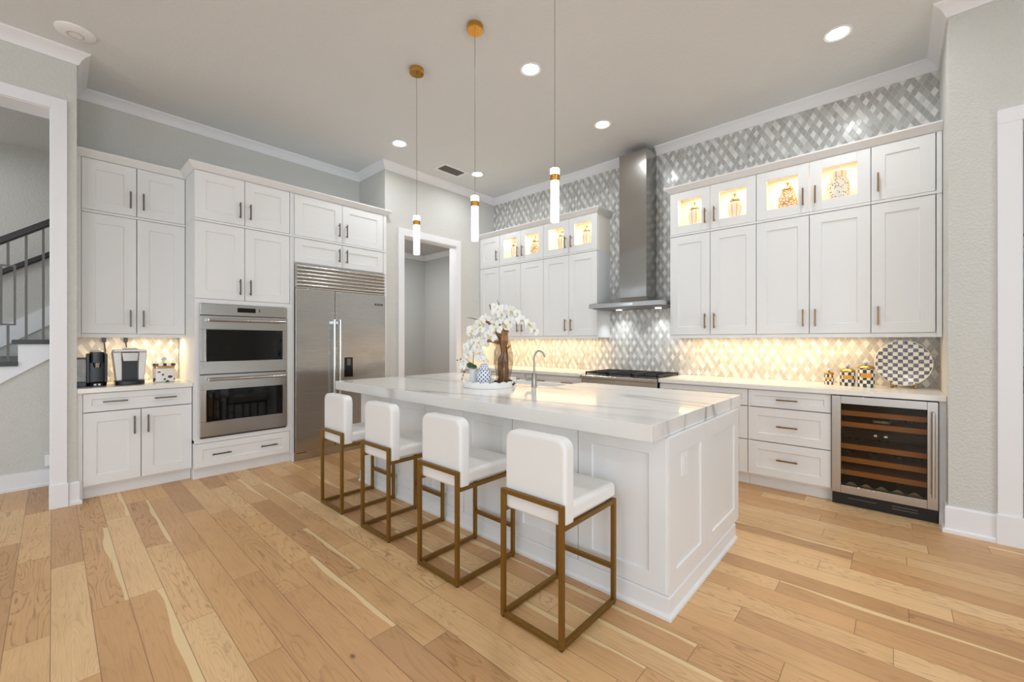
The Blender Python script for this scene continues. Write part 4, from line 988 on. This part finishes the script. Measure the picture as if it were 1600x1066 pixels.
# ------------------------------------------------------------------ tray of flowers on the island
TC = Vector((2.352, -2.430, IZ + 0.0005))
tr = thing('serving_tray', 'round white scalloped tray on the island', 'tray', TC)
b = MB(); n = 96; ro, ri = 0.213, 0.205
def wav(i): return 0.040 + 0.014 * abs(math.sin(i / n * 2 * PI * 9))
rings = []
for r, z in ((ro - .004, 0.0), (ro, 0.004), (ro, None), (ri, None), (ri, 0.008)):
    rings.append([b.bm.verts.new((r * math.cos(2 * PI * i / n), r * math.sin(2 * PI * i / n), wav(i) if z is None else z)) for i in range(n)])
for A, B in zip(rings, rings[1:]):
    for i in range(n): b.bm.faces.new((A[i], A[(i + 1) % n], B[(i + 1) % n], B[i]))
b.bm.faces.new(rings[0][::-1]); b.bm.faces.new(rings[-1])
b.build('tray_body', 'porcelain', tr, smooth=True, angle=40)
TZ = IZ + 0.0092
VX, VY = 2.452, -2.352
gv = thing('glass_vase', 'tall clear glass vase holding driftwood on the tray', 'vase', (VX, VY, TZ))
MB().lathe([(0, 0), (.046, 0), (.050, .006), (.066, .10), (.082, .19), (.080, .26), (.066, .33), (.056, .375), (.053, .375), (.063, .33), (.077, .26), (.079, .19), (.063, .10), (.046, .012), (0, .012)], (0, 0, 0), 40).build('vase_body', 'vase_glass', gv, smooth=True)
pb = MB(); random.seed(3)
for i in range(190):
    a = random.uniform(0, 2 * PI); r = random.uniform(.071, .096); z = .0095 + random.uniform(0, .038) * (1 - (r - .071) / .030); s = random.uniform(.006, .010)
    pb.lathe([(0, -s * .7)] + [(s * math.sin(t), -s * .7 * math.cos(t)) for t in (PI / 4, PI / 2, 3 * PI / 4)] + [(0, s * .7)], (VX + r * math.cos(a), VY + r * math.sin(a), TZ + z), 7)
o = pb.build('pebbles', 'black_plastic', smooth=True); tag(o, 'black pebbles heaped round the foot of the glass vase', 'pebbles'); o['kind'] = 'stuff'
# driftwood
def wobble(p, q, n, amp, r0, r1, seed):
    random.seed(seed); P = []; Rr = []
    for i in range(n + 1):
        t = i / n; v = Vector(p).lerp(Vector(q), t)
        if 0 < i < n: v += Vector([random.uniform(-amp, amp) for _ in range(3)])
        P.append(v); Rr.append((r0 + (r1 - r0) * t) * random.uniform(.85, 1.15))
    return P, Rr
dw = thing('driftwood', 'gnarled brown driftwood branches rising out of the glass vase', 'driftwood', (0, 0, 0))
b = MB()
for p, q, n_, am, r0, r1, sd_ in (((2.425, -2.372, TZ + .014), (2.452, -2.352, 1.36), 8, .010, .022, .030, 1), ((2.478, -2.345, TZ + .014), (2.465, -2.345, 1.38), 8, .009, .017, .020, 2)):
    P, Rr = wobble(p, q, n_, am, r0, r1, sd_); b.tube(P, Rr, 9)
b.build('trunk', 'driftwood', dw, smooth=True)
for p, q, r0, sd_ in (((2.440, -2.362, 1.34), (2.355, -2.441, 1.472), .026, 3), ((2.355, -2.441, 1.47), (2.344, -2.452, 1.50), .018, 4), ((2.452, -2.352, 1.36), (2.368, -2.430, 1.612), .020, 5), ((2.465, -2.345, 1.37), (2.472, -2.333, 1.592), .018, 6),
                      ((2.440, -2.362, 1.30), (2.256, -2.530, 1.330), .017, 7), ((2.465, -2.345, 1.36), (2.492, -2.319, 1.47), .022, 8), ((2.45, -2.35, 1.24), (2.495, -2.315, 1.265), .012, 9)):
    P, Rr = wobble(p, q, 6, .008, r0, r0 * .38, sd_); MB().tube(P, Rr, 8).build('branch', 'driftwood', dw, smooth=True)

# orchids
def petal(b, ang, L, w, tilt, cup):
    ca, sa = math.cos(ang), math.sin(ang)
    def fn(u, v):
        t = u; ww = w * (math.sin(PI * min(1, t * .92 + .06)) ** .75); s = (v - .5) * 2 * ww
        r = .003 + L * t; y = -(tilt * L * t) + cup * (s * s / max(w, 1e-4)) + .25 * L * t * t * .4
        return (r * ca - s * sa, y, r * sa + s * ca)
    b.grid(fn, 5, 4)
def flower_mesh(k):
    b = MB(); L = 0.046
    for a in (PI / 2, PI / 2 + 2.2, PI / 2 - 2.2): petal(b, a, L, .013, .15, .25)
    for a in (.18, PI - .18): petal(b, a, L * 1.02, .029, .22, .2)
    o = b.build('flower', 'petal', None, smooth=True, angle=180, solid=.0008)
    l = MB().lathe([(0, -.010), (.005, -.009), (.007, -.002), (.004, .004), (0, .005)], (0, -.004, -.002), 10)
    l.tube([(0, -.006, -.003), (0, -.014, -.010), (0, -.012, -.017)], [.005, .004, .001], 7)
    li = l.build('lip', 'petal_lip', o, smooth=True); li['label'] = 'yellow lip of the flower'
    return o
proto = None
def add_flower(parent, p, scale, seed):
    global proto
    random.seed(seed)
    if proto is None: proto = flower_mesh(0); o = proto
    else:
        o = proto.copy(); C.objects.link(o)
        for ch in proto.children:
            c = ch.copy(); C.objects.link(c); c.parent = o
    o.parent = parent; o.location = p; o.scale = (scale,) * 3
    o.rotation_euler = (random.uniform(-.55, .25), random.uniform(-.5, .5), math.radians(46) + random.uniform(-.75, .75))
def spray(label, stem, flowers, group, s=1.0, seed=0, r=.0032):
    t = thing('orchid_spray', label, 'flowers', (0, 0, 0), 0, group)
    MB().tube(stem, [r] * (len(stem) - 1) + [r * .5], 7).build('stem', 'stem_brown', t, smooth=True)
    for i, p in enumerate(flowers): add_flower(t, p, s * (1 + .16 * math.sin(i * 2.3 + seed)), seed * 31 + i)
    return t
VG = 'orchid sprays in the glass vase'
base_v = (VX, VY, 1.20)
spray('white orchid spray rising highest out of the vase, with a dark twig tip', [base_v, (2.440, -2.37, 1.40), (2.452, -2.385, 1.54), (2.430, -2.373, 1.598), (2.424, -2.380, 1.618), (2.412, -2.389, 1.652)],
      [(2.448, -2.418, 1.568), (2.470, -2.380, 1.575), (2.430, -2.430, 1.545), (2.470, -2.395, 1.530), (2.410, -2.410, 1.590)], VG, 1.0, 1)
spray('white orchid spray in the vase reaching out towards the hood', [base_v, (2.470, -2.33, 1.40), (2.530, -2.28, 1.50), (2.600, -2.22, 1.46), (2.652, -2.172, 1.39)],
      [(2.512, -2.330, 1.555), (2.545, -2.290, 1.540), (2.535, -2.290, 1.505), (2.560, -2.265, 1.485), (2.585, -2.240, 1.470), (2.605, -2.215, 1.450), (2.640, -2.180, 1.392), (2.628, -2.200, 1.430), (2.505, -2.330, 1.470)], VG, 1.0, 2)
spray('white orchid spray in the vase arching towards the refrigerator, ending in a bare twig', [base_v, (2.420, -2.39, 1.38), (2.360, -2.45, 1.46), (2.300, -2.492, 1.482), (2.262, -2.525, 1.498), (2.228, -2.556, 1.505)],
      [(2.350, -2.462, 1.492), (2.325, -2.485, 1.470), (2.312, -2.500, 1.448), (2.296, -2.510, 1.415), (2.325, -2.498, 1.410), (2.275, -2.540, 1.395), (2.262, -2.548, 1.375)], VG, .98, 3)
spray('white orchid spray blooming in the middle, in front of the driftwood', [base_v, (2.436, -2.385, 1.33), (2.420, -2.405, 1.42), (2.430, -2.400, 1.48)],
      [(2.408, -2.418, 1.452), (2.445, -2.385, 1.462), (2.420, -2.412, 1.412), (2.462, -2.365, 1.425), (2.400, -2.420, 1.380), (2.432, -2.400, 1.492), (2.470, -2.350, 1.500), (2.478, -2.345, 1.440)], VG, 1.08, 4)
spray('white orchid spray drooping low over the rim of the vase', [base_v, (2.425, -2.40, 1.36), (2.385, -2.435, 1.375), (2.340, -2.470, 1.34), (2.310, -2.495, 1.29)],
      [(2.370, -2.458, 1.362), (2.390, -2.440, 1.345), (2.345, -2.476, 1.330), (2.355, -2.470, 1.290), (2.325, -2.490, 1.305)], VG, .95, 5)
# potted orchid and ginger jar
PX, PY = 2.262, -2.512
po = thing('flower_pot', 'plain white pot at the edge of the tray holding an orchid', 'pot', (PX, PY, TZ))
po.scale = (1.0, 1.0, 1.2)
MB().lathe([(0, 0), (.030, 0), (.034, .004), (.036, .115), (.032, .115), (.030, .095), (0, .095)], (0, 0, 0), 28).build('pot_body', 'pot_white', po, smooth=True)
op = thing('potted_orchid', 'white orchid with a round green leaf growing in the white pot', 'flowers', (PX, PY, TZ + .115))
MB().tube([(0, 0, 0), (.0, -.01, .08), (.015, -.01, .17), (.03, -.005, .24)], [.003, .003, .0025, .0015], 7).tube([(0, 0, 0), (-.02, -.02, .07), (-.05, -.04, .105), (-.10, -.08, .095)], [.003, .003, .002, .001], 7)\
    .tube([(0, 0, 0), (-.03, -.035, .05), (-.055, -.055, .02), (-.070, -.068, -.06)], [.003, .0025, .002, .001], 7).build('stem', 'stem_brown', op, smooth=True)
for (lx, ly, lz, az, s) in ((-.015, -.03, .055, .3, 1.0), (.03, -.02, .045, 2.6, .7)):
    lf = MB(); lf.grid(lambda u, v: ((u - .5) * .056 * s, (math.sin(PI * u) * .004), (v - .5) * .05 * s * math.sin(PI * (.1 + .8 * u))), 8, 4)
    q = lf.build('leaf', 'leaf_green', op, smooth=True, angle=180, solid=.001); q.location = (lx, ly, lz); q.rotation_euler = (-.3, .2, math.radians(42))
for i, p in enumerate([(2.270, -2.562, 1.278), (2.252, -2.575, 1.262), (2.290, -2.545, 1.215), (2.262, -2.575, 1.196), (2.345, -2.520, 1.212), (2.376, -2.508, 1.148), (2.358, -2.520, 1.172), (2.318, -2.530, 1.262), (2.292, -2.540, 1.300), (2.330, -2.520, 1.300), (2.222, -2.590, 1.145), (2.208, -2.585, 1.115), (2.240, -2.580, 1.235), (2.205, -2.590, 1.085)]):
    add_flower(op, (p[0] - PX, p[1] - PY, p[2] - TZ - .115), .95 if i < 10 else .6, 400 + i)
bd = MB()
for p in ((-.072, -.070, -.062), (-.066, -.062, -.03), (-.108, -.088, .094), (-.088, -.07, .104), (-.058, -.058, .0), (.03, -.03, .05)):
    bd.lathe([(0, -.006), (.0045, -.003), (.0055, .001), (.003, .006), (0, .007)], p, 9)
bd.build('bud', 'stem_brown', op, smooth=True)
gj = thing('ginger_jar', 'small blue-and-white lattice ginger jar on the tray', 'jar', (2.385, -2.512, TZ))
gj.scale = (1.03, 1.03, 1.24)
MB().lathe([(0, 0), (.040, 0), (.042, .004), (.052, .03), (.061, .068), (.058, .095), (.044, .110), (0, .110)], (0, 0, 0), 32).build('jar_body', 'lattice_china', gj, smooth=True)
MB().lathe([(.040, .1105), (.046, .112), (.046, .120), (.036, .124), (.030, .142), (.012, .152), (0, .153)], (0, 0, 0), 28).build('lid', 'lattice_china', gj, smooth=True)

# ------------------------------------------------------------------ glimpse of the next room
pt = thing('wall_art', 'large abstract blue-grey painting in the next room', 'painting', (6.2, 2.385, 1.75))
MB().box(-.62, .62, -.02, 0, -.72, .72).build('canvas', 'abstract_canvas', pt)
fr_ = MB()
for q in ((-.65, -.62, -.75, .75), (.62, .65, -.75, .75), (-.62, .62, -.75, -.72), (-.62, .62, .72, .75)): fr_.box(q[0], q[1], -.03, 0, q[2], q[3])
fr_.build('frame', 'black_iron', pt)
ct = thing('console_table', 'dark console table against the wall of the next room', 'table', (6.2, 2.18, 0))
MB().box(-.6, .6, -.18, .19, .76, .80).build('table_top', 'dark_wood', ct, bevel=0.003)
for x in (-.57, .53):
    for y in (-.16, .13): MB().box(x, x + .04, y, y + .04, 0, .7595).build('leg', 'dark_wood', ct)
vs = thing('gold_vase', 'round gold vase standing on the console in the next room', 'vase', (5.95, 2.16, .8005))
MB().lathe([(0, 0), (.05, 0), (.10, .05), (.115, .12), (.09, .19), (.04, .23), (.045, .25), (0, .25)], (0, 0, 0), 28).build('vase_body', 'gold', vs, smooth=True)
area('next_room_fill', (7.6, 1.0, 3.5), (0, 0, 0), 1.6, 1.6, 22, DAY)  # unseen area light under the ceiling, added to brighten the next room
area('stair_hall_lamp', (-1.7, -5.8, 3.55), (0, 0, 0), 0.8, 0.8, 9, (1.0, 0.98, 0.95))
area('pantry_lamp', (-1.0, -1.35, 2.92), (0, 0, 0), 0.3, 0.3, 24, (1.0, 0.98, 0.95))
